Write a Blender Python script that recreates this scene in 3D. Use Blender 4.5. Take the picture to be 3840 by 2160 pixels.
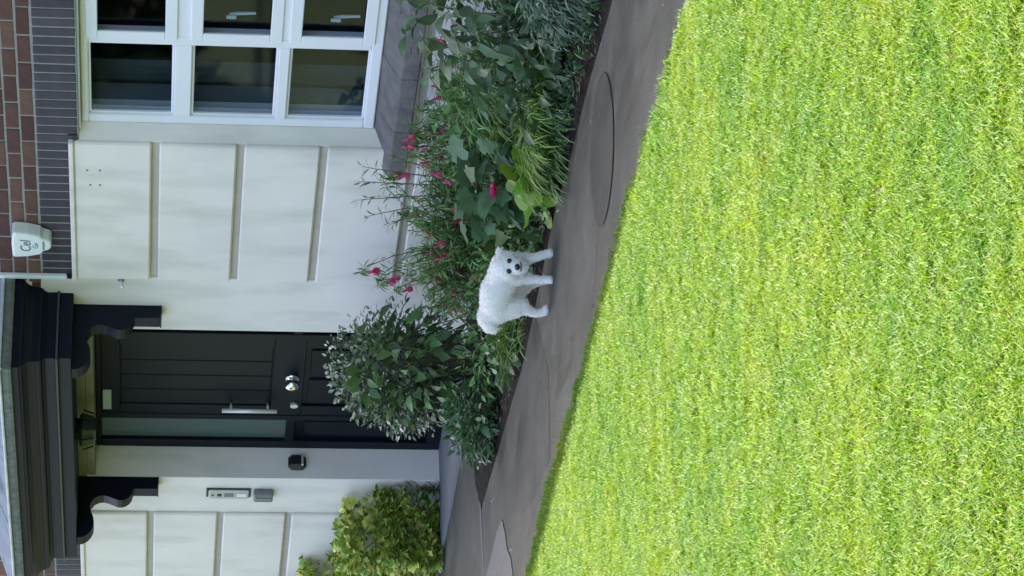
import bpy, bmesh, math, random
import numpy as np
from mathutils import Vector, Matrix, Euler
from mathutils.noise import noise as pnoise

R = math.radians
S = bpy.context.scene
COL = S.collection
for o in list(bpy.data.objects): bpy.data.objects.remove(o)
rnd = random.Random(7)

# ------------------------------------------------------------------ camera (the phone was held on its side)
cam_d = bpy.data.cameras.new('camera'); cam = bpy.data.objects.new('camera', cam_d); COL.objects.link(cam)
rv = Vector((0.52855119, 0.84868067, 0.01935853)); uv = Vector((-0.1084065, 0.04486205, 0.99309387)); wv = Vector((-0.84195111, 0.52699954, -0.11571439))
m = Matrix.Identity(3); m.col[0] = -uv; m.col[1] = rv; m.col[2] = -wv
cam.matrix_world = Matrix.Translation((11.509, -8.740, 1.730)) @ m.to_4x4()
cam_d.sensor_width = 36; cam_d.lens = 104.74; cam_d.clip_start = .1; cam_d.clip_end = 3000
S.camera = cam
S.render.resolution_x = 1024; S.render.resolution_y = 576

# ------------------------------------------------------------------ light
SUN_EL, SUN_ROT = 52.0, -63.0
w = bpy.data.worlds.new('World'); S.world = w; w.use_nodes = True
nt = w.node_tree; bg = nt.nodes['Background']
sky = nt.nodes.new('ShaderNodeTexSky'); sky.sky_type = 'NISHITA'; sky.sun_disc = False
sky.sun_elevation = R(SUN_EL); sky.sun_rotation = R(SUN_ROT); sky.air_density = 1.0; sky.dust_density = 3.5; sky.ozone_density = .25
nt.links.new(sky.outputs[0], bg.inputs[0]); bg.inputs[1].default_value = .15
sd = bpy.data.lights.new('sun', 'SUN'); sd.energy = 4.9; sd.angle = R(.53); sd.color = (1.0, .93, .80)
sun = bpy.data.objects.new('sun', sd); COL.objects.link(sun)
sdir = Vector((math.sin(R(SUN_ROT)) * math.cos(R(SUN_EL)), math.cos(R(SUN_ROT)) * math.cos(R(SUN_EL)), math.sin(R(SUN_EL))))
sun.rotation_euler = sdir.to_track_quat('Z', 'Y').to_euler(); sun.location = (0, 0, 12)
S.render.engine = 'CYCLES'
vs = S.view_settings
vs.view_transform = 'Standard'; vs.look = 'None'; vs.gamma = 1; vs.use_curve_mapping = False
vs.exposure = 1.85

# ------------------------------------------------------------------ materials
MATS = {}
def mat(name, col, rough=.7, var=.12, scale=8.0, bump=0.0, bscale=60.0, metal=0.0, spec=.5, col2=None, tint=False, objvar=0.0, trans=0.0, tv=.45, stretch=(1, 1, 1), thr=None, coat=0.0, hue=0.0):
    """procedural material: base colour broken up by noise; tint reads the mesh attribute, objvar varies per object"""
    if name in MATS: return MATS[name]
    M = bpy.data.materials.new(name); M.use_nodes = True; MATS[name] = M
    N = M.node_tree.nodes; L = M.node_tree.links; P = N['Principled BSDF']
    P.inputs['Roughness'].default_value = rough; P.inputs['Metallic'].default_value = metal
    P.inputs['Specular IOR Level'].default_value = spec
    P.inputs['Coat Weight'].default_value = coat
    tc = N.new('ShaderNodeTexCoord'); mp = N.new('ShaderNodeMapping'); L.new(tc.outputs['Object'], mp.inputs[0]); mp.inputs['Scale'].default_value = stretch
    nz = N.new('ShaderNodeTexNoise'); nz.inputs['Scale'].default_value = scale; nz.inputs['Detail'].default_value = 6; nz.inputs['Roughness'].default_value = .6
    L.new(mp.outputs[0], nz.inputs[0])
    rp = N.new('ShaderNodeValToRGB'); L.new(nz.outputs[0], rp.inputs[0])
    c = Vector(col[:3]); c2 = Vector(col2) if col2 else c * (1 + var); c1 = c * (1 - var) if not col2 else c
    lo, hi = thr if thr else (.3, .7)
    rp.color_ramp.elements[0].position = lo; rp.color_ramp.elements[0].color = (*c1, 1)
    rp.color_ramp.elements[1].position = hi; rp.color_ramp.elements[1].color = (*c2, 1)
    out = rp.outputs[0]
    def hsv(src, val_sock, amount, hue_amt):
        h = N.new('ShaderNodeHueSaturation'); L.new(src, h.inputs['Color'])
        mr = N.new('ShaderNodeMapRange'); mr.inputs['To Min'].default_value = 1 - amount; mr.inputs['To Max'].default_value = 1 + amount
        L.new(val_sock, mr.inputs['Value']); L.new(mr.outputs[0], h.inputs['Value'])
        if hue_amt:
            m2 = N.new('ShaderNodeMapRange'); m2.inputs['To Min'].default_value = .5 - hue_amt; m2.inputs['To Max'].default_value = .5 + hue_amt
            L.new(val_sock, m2.inputs['Value']); L.new(m2.outputs[0], h.inputs['Hue'])
        return h.outputs[0]
    if tint:
        at = N.new('ShaderNodeAttribute'); at.attribute_name = 'tint'
        out = hsv(out, at.outputs['Fac'], tv, hue)
    if objvar:
        oi = N.new('ShaderNodeObjectInfo'); out = hsv(out, oi.outputs['Random'], objvar, hue)
    L.new(out, P.inputs['Base Color'])
    if bump:
        n2 = N.new('ShaderNodeTexNoise'); n2.inputs['Scale'].default_value = bscale; n2.inputs['Detail'].default_value = 5
        L.new(mp.outputs[0], n2.inputs[0]); b = N.new('ShaderNodeBump'); b.inputs['Strength'].default_value = min(1, bump * 60); b.inputs['Distance'].default_value = bump
        L.new(n2.outputs[0], b.inputs['Height']); L.new(b.outputs[0], P.inputs['Normal'])
    if trans:
        tr = N.new('ShaderNodeBsdfTranslucent'); L.new(out, tr.inputs[0]); mx = N.new('ShaderNodeMixShader'); mx.inputs[0].default_value = trans
        L.new(P.outputs[0], mx.inputs[1]); L.new(tr.outputs[0], mx.inputs[2]); L.new(mx.outputs[0], N['Material Output'].inputs[0])
    return M

def render_mat():
    """weathered white masonry paint: faint vertical run-off streaks and greenish grime"""
    M = mat('white_masonry_paint', (.81, .73, .67), .78, .05, 2.2, .0015, 140)
    N = M.node_tree.nodes; L = M.node_tree.links; P = N['Principled BSDF']
    src = P.inputs['Base Color'].links[0].from_socket
    tc = N.new('ShaderNodeTexCoord'); mp = N.new('ShaderNodeMapping'); mp.inputs['Scale'].default_value = (1, 1, .35)
    gp = N.new('ShaderNodeNewGeometry'); L.new(gp.outputs['Position'], mp.inputs[0])
    nz = N.new('ShaderNodeTexNoise'); nz.inputs['Scale'].default_value = 5; nz.inputs['Detail'].default_value = 3; L.new(mp.outputs[0], nz.inputs[0])
    mr = N.new('ShaderNodeMapRange'); mr.inputs['From Min'].default_value = .48; mr.inputs['From Max'].default_value = .80; mr.inputs['To Max'].default_value = .62
    L.new(nz.outputs[0], mr.inputs[0])
    mx = N.new('ShaderNodeMixRGB'); mx.inputs[2].default_value = (.46, .45, .385, 1); L.new(mr.outputs[0], mx.inputs[0]); L.new(src, mx.inputs[1]); L.new(mx.outputs[0], P.inputs['Base Color'])
    return M
M_PAINT = render_mat()
M_CHAN = mat('channel_render', (.50, .45, .39), .8, .1, 12)
M_BRICK = mat('red_brick', (.085, .034, .027), .88, .3, 26, .003, 120, objvar=.34, hue=.018, col2=(.13, .058, .046))
M_BLUE = mat('blue_black_brick', (.055, .044, .060), .6, .2, 20, .002, 90, objvar=.22, hue=.02, spec=.3)
M_MORT = mat('mortar', (.27, .26, .24), .95, .15, 30, .003, 150)
M_UPVC = mat('white_upvc', (.84, .82, .86), .28, .02, 4)
M_STONE = mat('sill_stone', (.095, .085, .080), .95, .3, 11, .006, 60, col2=(.20, .185, .175), thr=(.25, .75))
M_DARK = mat('dark_grey_blue_paint', (.0042, .0058, .015), .5, .12, 7, .0006, 60, spec=.18)
M_DOOR = mat('anthracite_door', (.0035, .0058, .012), .42, .1, 5, .0004, 200, spec=.16)
M_GLASSO = mat('obscured_glass', (.075, .105, .10), .3, .08, 60, .001, 300)
M_CHROME = mat('chrome', (.85, .85, .86), .12, .02, 5, metal=1)
M_STEEL = mat('brushed_steel', (.75, .75, .74), .3, .03, 9, metal=.6)
M_LEAD = mat('lead_sheet', (.24, .26, .30), .6, .25, 6, .003, 30, metal=.1, col2=(.40, .44, .50))
M_SLATE = mat('mossy_slate_edge', (.07, .08, .075), .85, .3, 22, .004, 60, col2=(.17, .19, .16))
M_WHITE = mat('white_plastic', (.78, .80, .79), .35, .03, 6)
M_BLACKP = mat('black_plastic', (.015, .015, .018), .3, .1, 8)
M_GREYP = mat('grey_plastic', (.16, .16, .16), .5, .1, 30)
M_SILVER = mat('silver_plate', (.50, .50, .50), .35, .05, 10, metal=.3)
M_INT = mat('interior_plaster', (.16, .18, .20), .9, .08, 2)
M_REV = mat('interior_white_board', (.80, .82, .86), .6, .04, 3)
M_SOIL = mat('dark_soil', (.009, .007, .005), .98, .4, 18, .02, 40, col2=(.026, .020, .015), spec=.2)
M_STEP = mat('door_step_concrete', (.20, .195, .20), .8, .15, 3, .0015, 200)
M_PATCH = mat('broken_concrete', (.13, .118, .108), .9, .25, 25, .006, 90, col2=(.20, .182, .168))

def path_mat(name='path_tarmac', k=1.0):
    """old tarmac: stone speckle, wide damp and worn areas"""
    M = mat(name, (.040 * k, .040 * k, .033 * k), .88, .22, 1.9, .004, 260, col2=(.085 * k, .083 * k, .067 * k), thr=(.38, .66))
    N = M.node_tree.nodes; L = M.node_tree.links; P = N['Principled BSDF']; src = P.inputs['Base Color'].links[0].from_socket; P.inputs['Roughness'].default_value = .68
    tc = N.new('ShaderNodeTexCoord'); v = N.new('ShaderNodeTexNoise'); v.inputs['Scale'].default_value = 95; v.inputs['Detail'].default_value = 2; L.new(tc.outputs['Object'], v.inputs[0])
    mr = N.new('ShaderNodeMapRange'); mr.inputs['From Min'].default_value = .35; mr.inputs['From Max'].default_value = .7; mr.inputs['To Min'].default_value = .62; mr.inputs['To Max'].default_value = 1.5; L.new(v.outputs[0], mr.inputs[0])
    mx = N.new('ShaderNodeVectorMath'); mx.operation = 'SCALE'; L.new(src, mx.inputs[0]); L.new(mr.outputs[0], mx.inputs['Scale'])
    g = N.new('ShaderNodeNewGeometry'); mp2 = N.new('ShaderNodeMapping'); mp2.inputs['Scale'].default_value = (1.0, 2.2, 1); L.new(g.outputs['Position'], mp2.inputs[0]); n3 = N.new('ShaderNodeTexNoise'); n3.inputs['Scale'].default_value = 1.1; n3.inputs['Detail'].default_value = 7; n3.inputs['Roughness'].default_value = .62; n3.inputs['Distortion'].default_value = .6; L.new(mp2.outputs[0], n3.inputs[0])
    m3 = N.new('ShaderNodeMapRange'); m3.inputs['From Min'].default_value = .36; m3.inputs['From Max'].default_value = .62; m3.inputs['To Min'].default_value = .55; m3.inputs['To Max'].default_value = 1.18; L.new(n3.outputs[0], m3.inputs[0])
    m4 = N.new('ShaderNodeMapRange'); m4.inputs['From Min'].default_value = .36; m4.inputs['From Max'].default_value = .62; m4.inputs['To Min'].default_value = .42; m4.inputs['To Max'].default_value = .82; L.new(n3.outputs[0], m4.inputs[0]); L.new(m4.outputs[0], P.inputs['Roughness'])
    mx2 = N.new('ShaderNodeVectorMath'); mx2.operation = 'SCALE'; L.new(mx.outputs[0], mx2.inputs[0]); L.new(m3.outputs[0], mx2.inputs['Scale']); L.new(mx2.outputs[0], P.inputs['Base Color'])
    return M
M_PATH = path_mat(); M_CONC = path_mat('door_path_tarmac', .95)
M_PATHD = path_mat('damp_tarmac', .80)
M_COVER = path_mat('cover_tarmac', .58)
M_EARTHL = mat('lawn_earth', (.06, .085, .02), .95, .3, 10)

def glass_mat():
    M = bpy.data.materials.new('window_glass'); M.use_nodes = True; N = M.node_tree.nodes; L = M.node_tree.links
    N.remove(N['Principled BSDF'])
    g = N.new('ShaderNodeBsdfGlossy'); g.inputs['Roughness'].default_value = .03; g.inputs[0].default_value = (.9, .95, 1, 1)
    t = N.new('ShaderNodeBsdfTransparent'); t.inputs[0].default_value = (.84, .88, .92, 1)
    lw = N.new('ShaderNodeLayerWeight'); lw.inputs[0].default_value = .5; pw_ = N.new('ShaderNodeMath'); pw_.operation = 'POWER'; pw_.inputs[1].default_value = 4.0; L.new(lw.outputs['Facing'], pw_.inputs[0])
    f = N.new('ShaderNodeMath'); f.operation = 'MULTIPLY_ADD'; f.inputs[1].default_value = .38; f.inputs[2].default_value = .018; L.new(pw_.outputs[0], f.inputs[0])
    x = N.new('ShaderNodeMixShader'); L.new(f.outputs[0], x.inputs[0]); L.new(t.outputs[0], x.inputs[1]); L.new(g.outputs[0], x.inputs[2]); L.new(x.outputs[0], N['Material Output'].inputs[0])
    return M
M_GLASS = glass_mat()

# ------------------------------------------------------------------ mesh helpers
class MB:
    def __init__(s): s.v = []; s.f = []; s.t = []
    def add(s, vs_, fs, tint=None):
        b = len(s.v); s.v += [tuple(v) for v in vs_]; s.f += [tuple(b + i for i in f) for f in fs]
        s.t += [tint if tint is not None else .5] * len(vs_)
        return s
    def box(s, x0, x1, y0, y1, z0, z1, bev=0.0, M=None):
        x0, x1 = min(x0, x1), max(x0, x1); y0, y1 = min(y0, y1), max(y0, y1); z0, z1 = min(z0, z1), max(z0, z1)
        if bev <= 0:
            v = [(x, y, z) for x in (x0, x1) for y in (y0, y1) for z in (z0, z1)]
            f = [(0, 1, 3, 2), (4, 6, 7, 5), (0, 4, 5, 1), (2, 3, 7, 6), (0, 2, 6, 4), (1, 5, 7, 3)]
        else:   # bevelled: 24 vertices
            bm = bmesh.new(); bmesh.ops.create_cube(bm, size=1)
            for q in bm.verts: q.co = Vector(((x0 + x1) / 2 + q.co.x * (x1 - x0), (y0 + y1) / 2 + q.co.y * (y1 - y0), (z0 + z1) / 2 + q.co.z * (z1 - z0)))
            bmesh.ops.bevel(bm, geom=bm.edges[:], offset=bev, segments=1, affect='EDGES')
            bm.verts.index_update(); v = [q.co.copy() for q in bm.verts]; f = [[q.index for q in fa.verts] for fa in bm.faces]; bm.free()
        if M is not None: v = [M @ Vector(q) for q in v]
        return s.add(v, f)
    def prism(s, prof, a0, a1, axis='x'):
        """extrude a closed 2-D profile (p, z) along an axis; axis x: p is y; axis y: p is x"""
        n = len(prof); v = []
        for a in (a0, a1):
            for p, z in prof: v.append((a, p, z) if axis == 'x' else ((p, a, z) if axis == 'y' else (p, z, a)))
        f = [(i, (i + 1) % n, n + (i + 1) % n, n + i) for i in range(n)] + [tuple(range(n))[::-1], tuple(range(n, 2 * n))]
        return s.add(v, f)
    def tube(s, pts, rad, n=6, cap=True, tint=None):
        pts = [Vector(p) for p in pts]; rr = rad if isinstance(rad, (list, tuple)) else [rad] * len(pts); v = []; f = []
        for i, p in enumerate(pts):
            d = (pts[min(i + 1, len(pts) - 1)] - pts[max(i - 1, 0)]).normalized()
            a = d.cross(Vector((0, 0, 1)) if abs(d.z) < .9 else Vector((1, 0, 0))).normalized(); b = d.cross(a)
            for k in range(n):
                t = 2 * math.pi * k / n; v.append(p + (a * math.cos(t) + b * math.sin(t)) * rr[i])
        for i in range(len(pts) - 1):
            for k in range(n): f.append((i * n + k, i * n + (k + 1) % n, (i + 1) * n + (k + 1) % n, (i + 1) * n + k))
        if cap: f += [tuple(range(n))[::-1], tuple(range((len(pts) - 1) * n, len(pts) * n))]
        return s.add(v, f, tint)
    def mesh(s, name, material, smooth=False, tint=False):
        me = bpy.data.meshes.new(name); me.from_pydata(s.v, [], s.f); me.materials.append(material)
        bm = bmesh.new(); bm.from_mesh(me); 
        if not tint: bmesh.ops.recalc_face_normals(bm, faces=bm.faces)
        bm.to_mesh(me); bm.free()
        if tint:
            a = me.attributes.new('tint', 'FLOAT', 'POINT'); a.data.foreach_set('value', s.t)
        if smooth: me.polygons.foreach_set('use_smooth', [True] * len(me.polygons))
        me.update(); return me
    def obj(s, name, material, parent=None, smooth=False, tint=False, **kw):
        return link(name, s.mesh(name, material, smooth, tint), parent, **kw)

def link(name, me, parent=None, label=None, cat=None, group=None, kind=None, mw=None):
    o = bpy.data.objects.new(name, me); COL.objects.link(o)
    if mw is not None: o.matrix_world = mw
    if parent is not None:
        o.parent = parent; o.matrix_parent_inverse = parent_inv(parent)
    for k, v in (('label', label), ('category', cat), ('group', group), ('kind', kind)):
        if v: o[k] = v
    return o
def wmat(o):
    mm = o.matrix_basis.copy()
    while o.parent is not None:
        mm = o.parent.matrix_basis @ o.matrix_parent_inverse @ mm; o = o.parent
    return mm
def parent_inv(p): return wmat(p).inverted()
def empty(name, loc, label, cat, group=None):
    o = bpy.data.objects.new(name, None); COL.objects.link(o); o.location = loc; o.empty_display_size = .1
    o['label'] = label; o['category'] = cat
    if group: o['group'] = group
    return o
def part_empty(name, loc, parent):
    o = bpy.data.objects.new(name, None); COL.objects.link(o); o.location = loc; o.parent = parent; o.matrix_parent_inverse = parent_inv(parent); return o

# ------------------------------------------------------------------ ground
def sheet(name, poly, z, material, n_sub=0, thick=0.0, **kw):
    mb = MB(); n = len(poly)
    if thick: mb.add([(x, y, z) for x, y in poly] + [(x, y, z - thick) for x, y in poly], [tuple(range(n))] + [(i, n + i, n + (i + 1) % n, (i + 1) % n) for i in range(n)])
    else: mb.add([(x, y, z) for x, y in poly], [tuple(range(n))])
    return mb.obj(name, material, **kw)
def grass_edge(x): return -2.46 - .055 * min(3.3, max(0.0, x - .3)) - .012 * math.sin(x * 2.3) - .006 * math.sin(x * 7.1 + 1)
def bed_edge(x):
    if x > .4: return -1.42 - (x - .4) * .095 + .010 * math.sin(x * 5)
    if x > -.8: return -1.42 - .035 * (.4 - x) / 1.2
    return max(-1.455, -1.455 - (x + .8) * .118)
sheet('ground', [(-400, -600), (400, -600), (400, 300), (-400, 300)], -.012, M_EARTHL, kind='structure')
# garden path
mb = MB(); xs = [-9 + i * .15 for i in range(121)]
for i, x in enumerate(xs):
    yb = bed_edge(x) if x > -2.8 else -1.235; mb.v += [(x, grass_edge(x) - .02, 0), (x, yb, 0)]; mb.t += [.5, .5]
mb.f = [(2 * i, 2 * i + 2, 2 * i + 3, 2 * i + 1) for i in range(len(xs) - 1)]
path = mb.obj('garden_path', M_PATH, kind='structure')
sheet('path_edge_strip', [(-9, -1.235), (-2.8, -1.235), (-2.8, -.44), (-9, -.44)], -.001, M_CONC, parent=None, kind='structure')
# damp darker tarmac reinstatement, crossing the path
M_ = sheet('damp_patch', [(-.32, -1.50), (-.60, -1.47), (-.95, -1.47), (-1.30, -1.43), (-1.62, -1.41), (-1.93, -1.38), (-1.90, -1.52), (-1.80, -1.66), (-1.76, -1.82), (-1.45, -1.93), (-1.20, -2.08), (-.75, -2.23), (-.42, -2.28), (-.12, -2.36), (-.05, -2.14), (-.02, -1.95), (-.15, -1.75)], .0015, M_PATHD, parent=path)
sheet('joint', [(-2.79, -.45), (-2.81, -.45), (-2.785, -1.66), (-2.765, -1.66)], .004, M_MORT, parent=path)
sheet('worn_patch', [(-1.885, -1.75), (-1.80, -1.86), (-1.74, -1.99), (-1.62, -2.10), (-1.58, -2.21), (-1.5, -2.42), (-3.0, -2.42), (-3.6, -1.62), (-2.9, -1.63), (-2.66, -1.68), (-2.4, -1.70), (-2.1, -1.70)], .0045, M_PATCH, thick=.006, parent=path)
sheet('door_path_slab', [(-7.2, -.44), (-2.80, -.44), (-2.80, .33), (-7.2, .33)], .018, M_STEP, thick=.05, kind='structure')
# round access cover let into the path, with its two seams
cov = empty('access_cover', (1.80, -2.0, 0), 'round tarmac-filled access cover sunk flush in the garden path', 'access cover')
def ring(r0, r1, z, n=48): 
    mb = MB(); v = []; f = []
    for k in range(n):
        a = 2 * math.pi * k / n; v += [(1.80 + r0 * math.cos(a), -2.0 + r0 * math.sin(a), z), (1.80 + r1 * math.cos(a), -2.0 + r1 * math.sin(a), z)]
    for k in range(n): q = 2 * k; f.append((q, q + 1, (q + 3) % (2 * n), (q + 2) % (2 * n)))
    return mb.add(v, f)
mb = MB(); mb.add([(1.80 + .305 * math.cos(2 * math.pi * k / 48), -2.0 + .305 * math.sin(2 * math.pi * k / 48), .004) for k in range(48)], [tuple(range(48))]); mb.obj('cover_plate', M_COVER, cov)
ring(.3045, .3085, .0045).obj('cover_rim', M_BLACKP if False else mat('rim_gap', (.03, .03, .028), .9), cov)
for a0, a1 in (((2.02, -1.77), (2.24, -1.56)), ((1.58, -2.23), (1.36, -2.40))):
    d = Vector((a1[0] - a0[0], a1[1] - a0[1])).normalized(); n_ = Vector((-d.y, d.x)) * .0035
    sheet('seam', [(a0[0] - n_.x, a0[1] - n_.y), (a1[0] - n_.x * .3, a1[1] - n_.y * .3), (a1[0] + n_.x * .3, a1[1] + n_.y * .3), (a0[0] + n_.x, a0[1] + n_.y)], .006, mat('rim_gap', (.035, .032, .028), .9), parent=cov)
# planting bed soil
mb = MB(); nx, ny = 200, 26
for i in range(nx + 1):
    x = -2.80 + i * (9 + 2.8) / nx; ye = bed_edge(x) - .004
    for j in range(ny + 1):
        y = .24 + (ye - .24) * j / ny; h = -.004 - .02 * (j == ny) + (.03 + .03 * pnoise(Vector((x * 3, y * 3, 0))) + .022 * pnoise(Vector((x * 14, y * 14, 5)))) * min(1, (ny - j) / 4)
        mb.v.append((x, y, h)); mb.t.append(.5)
mb.f = [(i * (ny + 1) + j, i * (ny + 1) + j + 1, (i + 1) * (ny + 1) + j + 1, (i + 1) * (ny + 1) + j) for i in range(nx) for j in range(ny)]
mb.obj('bed_soil', M_SOIL, kind='structure', smooth=True)

# ------------------------------------------------------------------ house
house = empty('house', (0, .2, 0), 'white rendered and red brick house front with dark porch and white window', 'house')
# backing masonry behind everything (mortar faced above, paint below)
wall = MB()
ZL, ZT = 2.18, 5.78
for x0, x1, z0, z1 in ((-9, -4.70, 0, ZL), (-2.945, -1.10, 0, ZL), (-1.04, 1.60, 0, .56), (1.60, 9, 0, ZL), (-9, 9, ZL, 2.66)):
    wall.box(x0, x1, 0, .30, z0 - .06 if z0 == 0 else z0, z1)
wall = wall.obj('rendered_wall', M_CHAN, house)
# smooth painted render surfaces (proud of the backing)
for a in ((-5.141, -4.70, -.012, -.0005, 0, 2.62), (-2.945, -2.40, -.012, -.0005, 0, 2.62)):
    sm = MB(); sm.box(*a); sm.obj('smooth_render', M_PAINT, wall)
sm = MB(); sm.box(-4.6995, -2.9455, -.012, -.0005, ZL + .002, 2.62); sm.obj('porch_lintel', mat('lintel_shade_paint', (.20, .19, .15), .85, .15, 6), wall)  # white render above the door, canopy shade put into its colour
# the reveal strip left of the window runs from the panels to the frame
rv_ = MB(); rv_.prism([(-1.0995, -.012), (-1.093, -.012), (-1.0365, .0605), (-1.0365, .30), (-1.0995, .30)], .60, ZL - .001, axis='z'); rv_.obj('window_reveal', M_PAINT, wall)
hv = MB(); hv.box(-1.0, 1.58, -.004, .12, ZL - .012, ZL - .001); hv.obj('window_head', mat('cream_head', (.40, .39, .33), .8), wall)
dr = MB(); dr.box(-4.70, -4.695, -.010, .26, 0, ZL); dr.obj('door_reveal', M_PAINT, wall); dr = MB(); dr.box(-2.950, -2.945, -.010, .26, 0, ZL); dr.obj('door_reveal', M_PAINT, wall); dr = MB(); dr.box(-4.69, -2.955, -.004, .26, ZL - .05, ZL - .004); dr.obj('door_head', mat('lintel_shade_paint', (.20, .19, .15), .85, .15, 6), wall)  # door head takes the same dark colour, shade painted in
# raised panels with channels between
PZ = [(.012, .444), (.483, .911), (.950, 1.338), (1.377, 1.771), (1.812, 2.205)]
def panel(x0, x1, z0, z1, nm='panel'):
    q = MB(); q.box(x0, x1, -.034, -.0008, z0, z1, bev=.009); return q.obj(nm, M_PAINT, wall)
for z0, z1 in PZ: panel(-2.395, -1.094, z0, z1)
for z0, z1 in PZ: panel(-6.55, -5.146, z0, z1); panel(-8.9, -6.56, z0, z1)
for x0, x1 in ((-1.090, -.40), (-.396, .62), (.624, 1.60)): panel(x0, x1, PZ[0][0], PZ[0][1])
for x0, x1 in ((-1.090, -.40), (-.396, .62), (.624, 1.60)): panel(x0, x1, PZ[1][0], .575)
for z0, z1 in PZ: panel(1.61, 3.2, z0, z1)
cp = MB(); cp.box(-2.40, -1.088, -.045, -.001, 2.2055, 2.232, bev=.006); cp.obj('coping', M_PAINT, wall)
cp = MB(); cp.box(-8.9, -5.143, -.045, -.001, 2.2055, 2.232, bev=.006); cp.obj('coping', M_PAINT, wall)
# four small plugged fixing holes in the top panel
for x, z in ((-1.335, 2.14), (-1.335, 2.075), (-1.47, 2.125), (-1.47, 2.075)):
    q = MB(); q.tube([(x, -.0375, z), (x, -.030, z)], .0055, 8); q.obj('fixing_hole', M_GREYP, wall)

# brickwork: each brick its own part
bw = part_empty('brick_wall', (0, 0, 2.4), house)
mo = MB(); mo.box(-2.395, 9, -.0105, -.0005, 2.235, 2.66); mo.box(-1.03, 9, -.0105, -.0005, ZL + .001, 2.235); mo.box(-9, -5.146, -.0105, -.0005, 2.235, 2.66)
mo.obj('mortar_joints', M_MORT, bw)
def brick_mesh(w_, h_, mt, seed):
    r_ = random.Random(seed); q = MB(); q.box(-w_ / 2, w_ / 2, -.012, .0, -h_ / 2, h_ / 2, bev=.003)
    q.v = [(x + r_.uniform(-.001, .001), y + r_.uniform(-.001, .001), z + r_.uniform(-.0012, .0012)) for x, y, z in q.v]
    return q.mesh('brick', mt)
st = [brick_mesh(.2130, .0640, M_BRICK, i) for i in range(4)]
sb = [brick_mesh(.0645, .2040, M_BLUE, i) for i in range(4)]
hb = [brick_mesh(.103, .0640, M_BRICK, i) for i in range(2)]
def put(me, x, z, nm='brick', wob=.0015): link(nm, me, bw, mw=Matrix.Translation((x, -.0005 - rnd.uniform(0, .003), z)) @ Matrix.Rotation(rnd.uniform(-.006, .006), 4, 'Y'))
def soldiers(x_from, x_to, seed):
    x = x_from
    while x > x_to: put(rnd.choice(sb), x - .0375, 2.2885); x -= .075
soldiers(3.60, -2.38, 1); soldiers(-5.15, -6.3, 2)
for c in range(4):
    z = 2.395 + .005 + .0375 + c * .075 - .003; off = .1125 * (c % 2)
    x = 3.83 - off
    while x > -2.30:
        put(rnd.choice(st), x - .1125, z); x -= .225
    put(rnd.choice(hb), x - .045, z)
    x = -5.15 - off * .5
    while x > -6.3: put(rnd.choice(st), x - .1125, z); x -= .225
# upper storey, out of frame: textured brick
def brick_tex():
    M = bpy.data.materials.new('upper_brickwork'); M.use_nodes = True; N = M.node_tree.nodes; L = M.node_tree.links; P = N['Principled BSDF']; P.inputs['Roughness'].default_value = .85
    tc = N.new('ShaderNodeTexCoord'); mp = N.new('ShaderNodeMapping'); mp.inputs['Rotation'].default_value = (R(90), 0, 0); L.new(tc.outputs['Object'], mp.inputs[0])
    b = N.new('ShaderNodeTexBrick'); b.inputs['Scale'].default_value = 1; b.inputs['Brick Width'].default_value = .225; b.inputs['Row Height'].default_value = .075; b.inputs['Mortar Size'].default_value = .005
    b.inputs['Color1'].default_value = (.2, .09, .075, 1); b.inputs['Color2'].default_value = (.13, .06, .055, 1); b.inputs['Mortar'].default_value = (.4, .39, .37, 1); L.new(mp.outputs[0], b.inputs[0]); L.new(b.outputs[0], P.inputs['Base Color']); return M
up = MB(); up.box(-9, 9, -.01, .3, 2.661, ZT); up.box(-9, 9, .3, 8, -.06, .0); up.box(-9, -8.7, .3, 8, 0, ZT); up.box(8.7, 9, .3, 8, 0, ZT); up.box(-9, 9, 7.7, 8, 0, ZT); up.obj('upper_wall', brick_tex(), house)
rf = MB(); rf.prism([(-.50, ZT - .02), (4.0, ZT + 2.1), (8.4, ZT - .02), (8.4, ZT - .16), (-.50, ZT - .16)], -9.3, 9.3); rf.obj('roof', mat('roof_tile', (.09, .05, .045), .8, .2, 12), house)
gt = MB(); gt.tube([(-9.3, -.56, ZT - .08), (9.3, -.56, ZT - .08)], .06, 10); gt.obj('gutter', M_BLACKP, house)
# window sill: weathered sloping stone
sl = MB()
sx = [-1.27, -.86, -.40, .10, .62, 1.15, 1.75]
for i in range(len(sx) - 1):
    q = MB(); a, b = sx[i] + .0015, sx[i + 1] - .0015
    q.prism([(.085, .682), (-.020, .632), (-.078, .598), (-.086, .590), (-.084, .506), (-.035, .500), (.085, .520)], a, b)
    if i == 0: SILL = part_empty('window_sill', (0, 0, .6), house)
    me = q.mesh('sill_stone', M_STONE); bm = bmesh.new(); bm.from_mesh(me); bmesh.ops.bevel(bm, geom=bm.edges[:], offset=.004, segments=1, affect='EDGES')
    bmesh.ops.subdivide_edges(bm, edges=[e for e in bm.edges if e.calc_length() > .2], cuts=10)
    for v_ in bm.verts: v_.co += Vector((0, pnoise(v_.co * 9) * .004, pnoise(v_.co * 11 + Vector((3, 3, 3))) * .004))
    bm.to_mesh(me); bm.free(); link('sill_stone', me, SILL)

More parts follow.
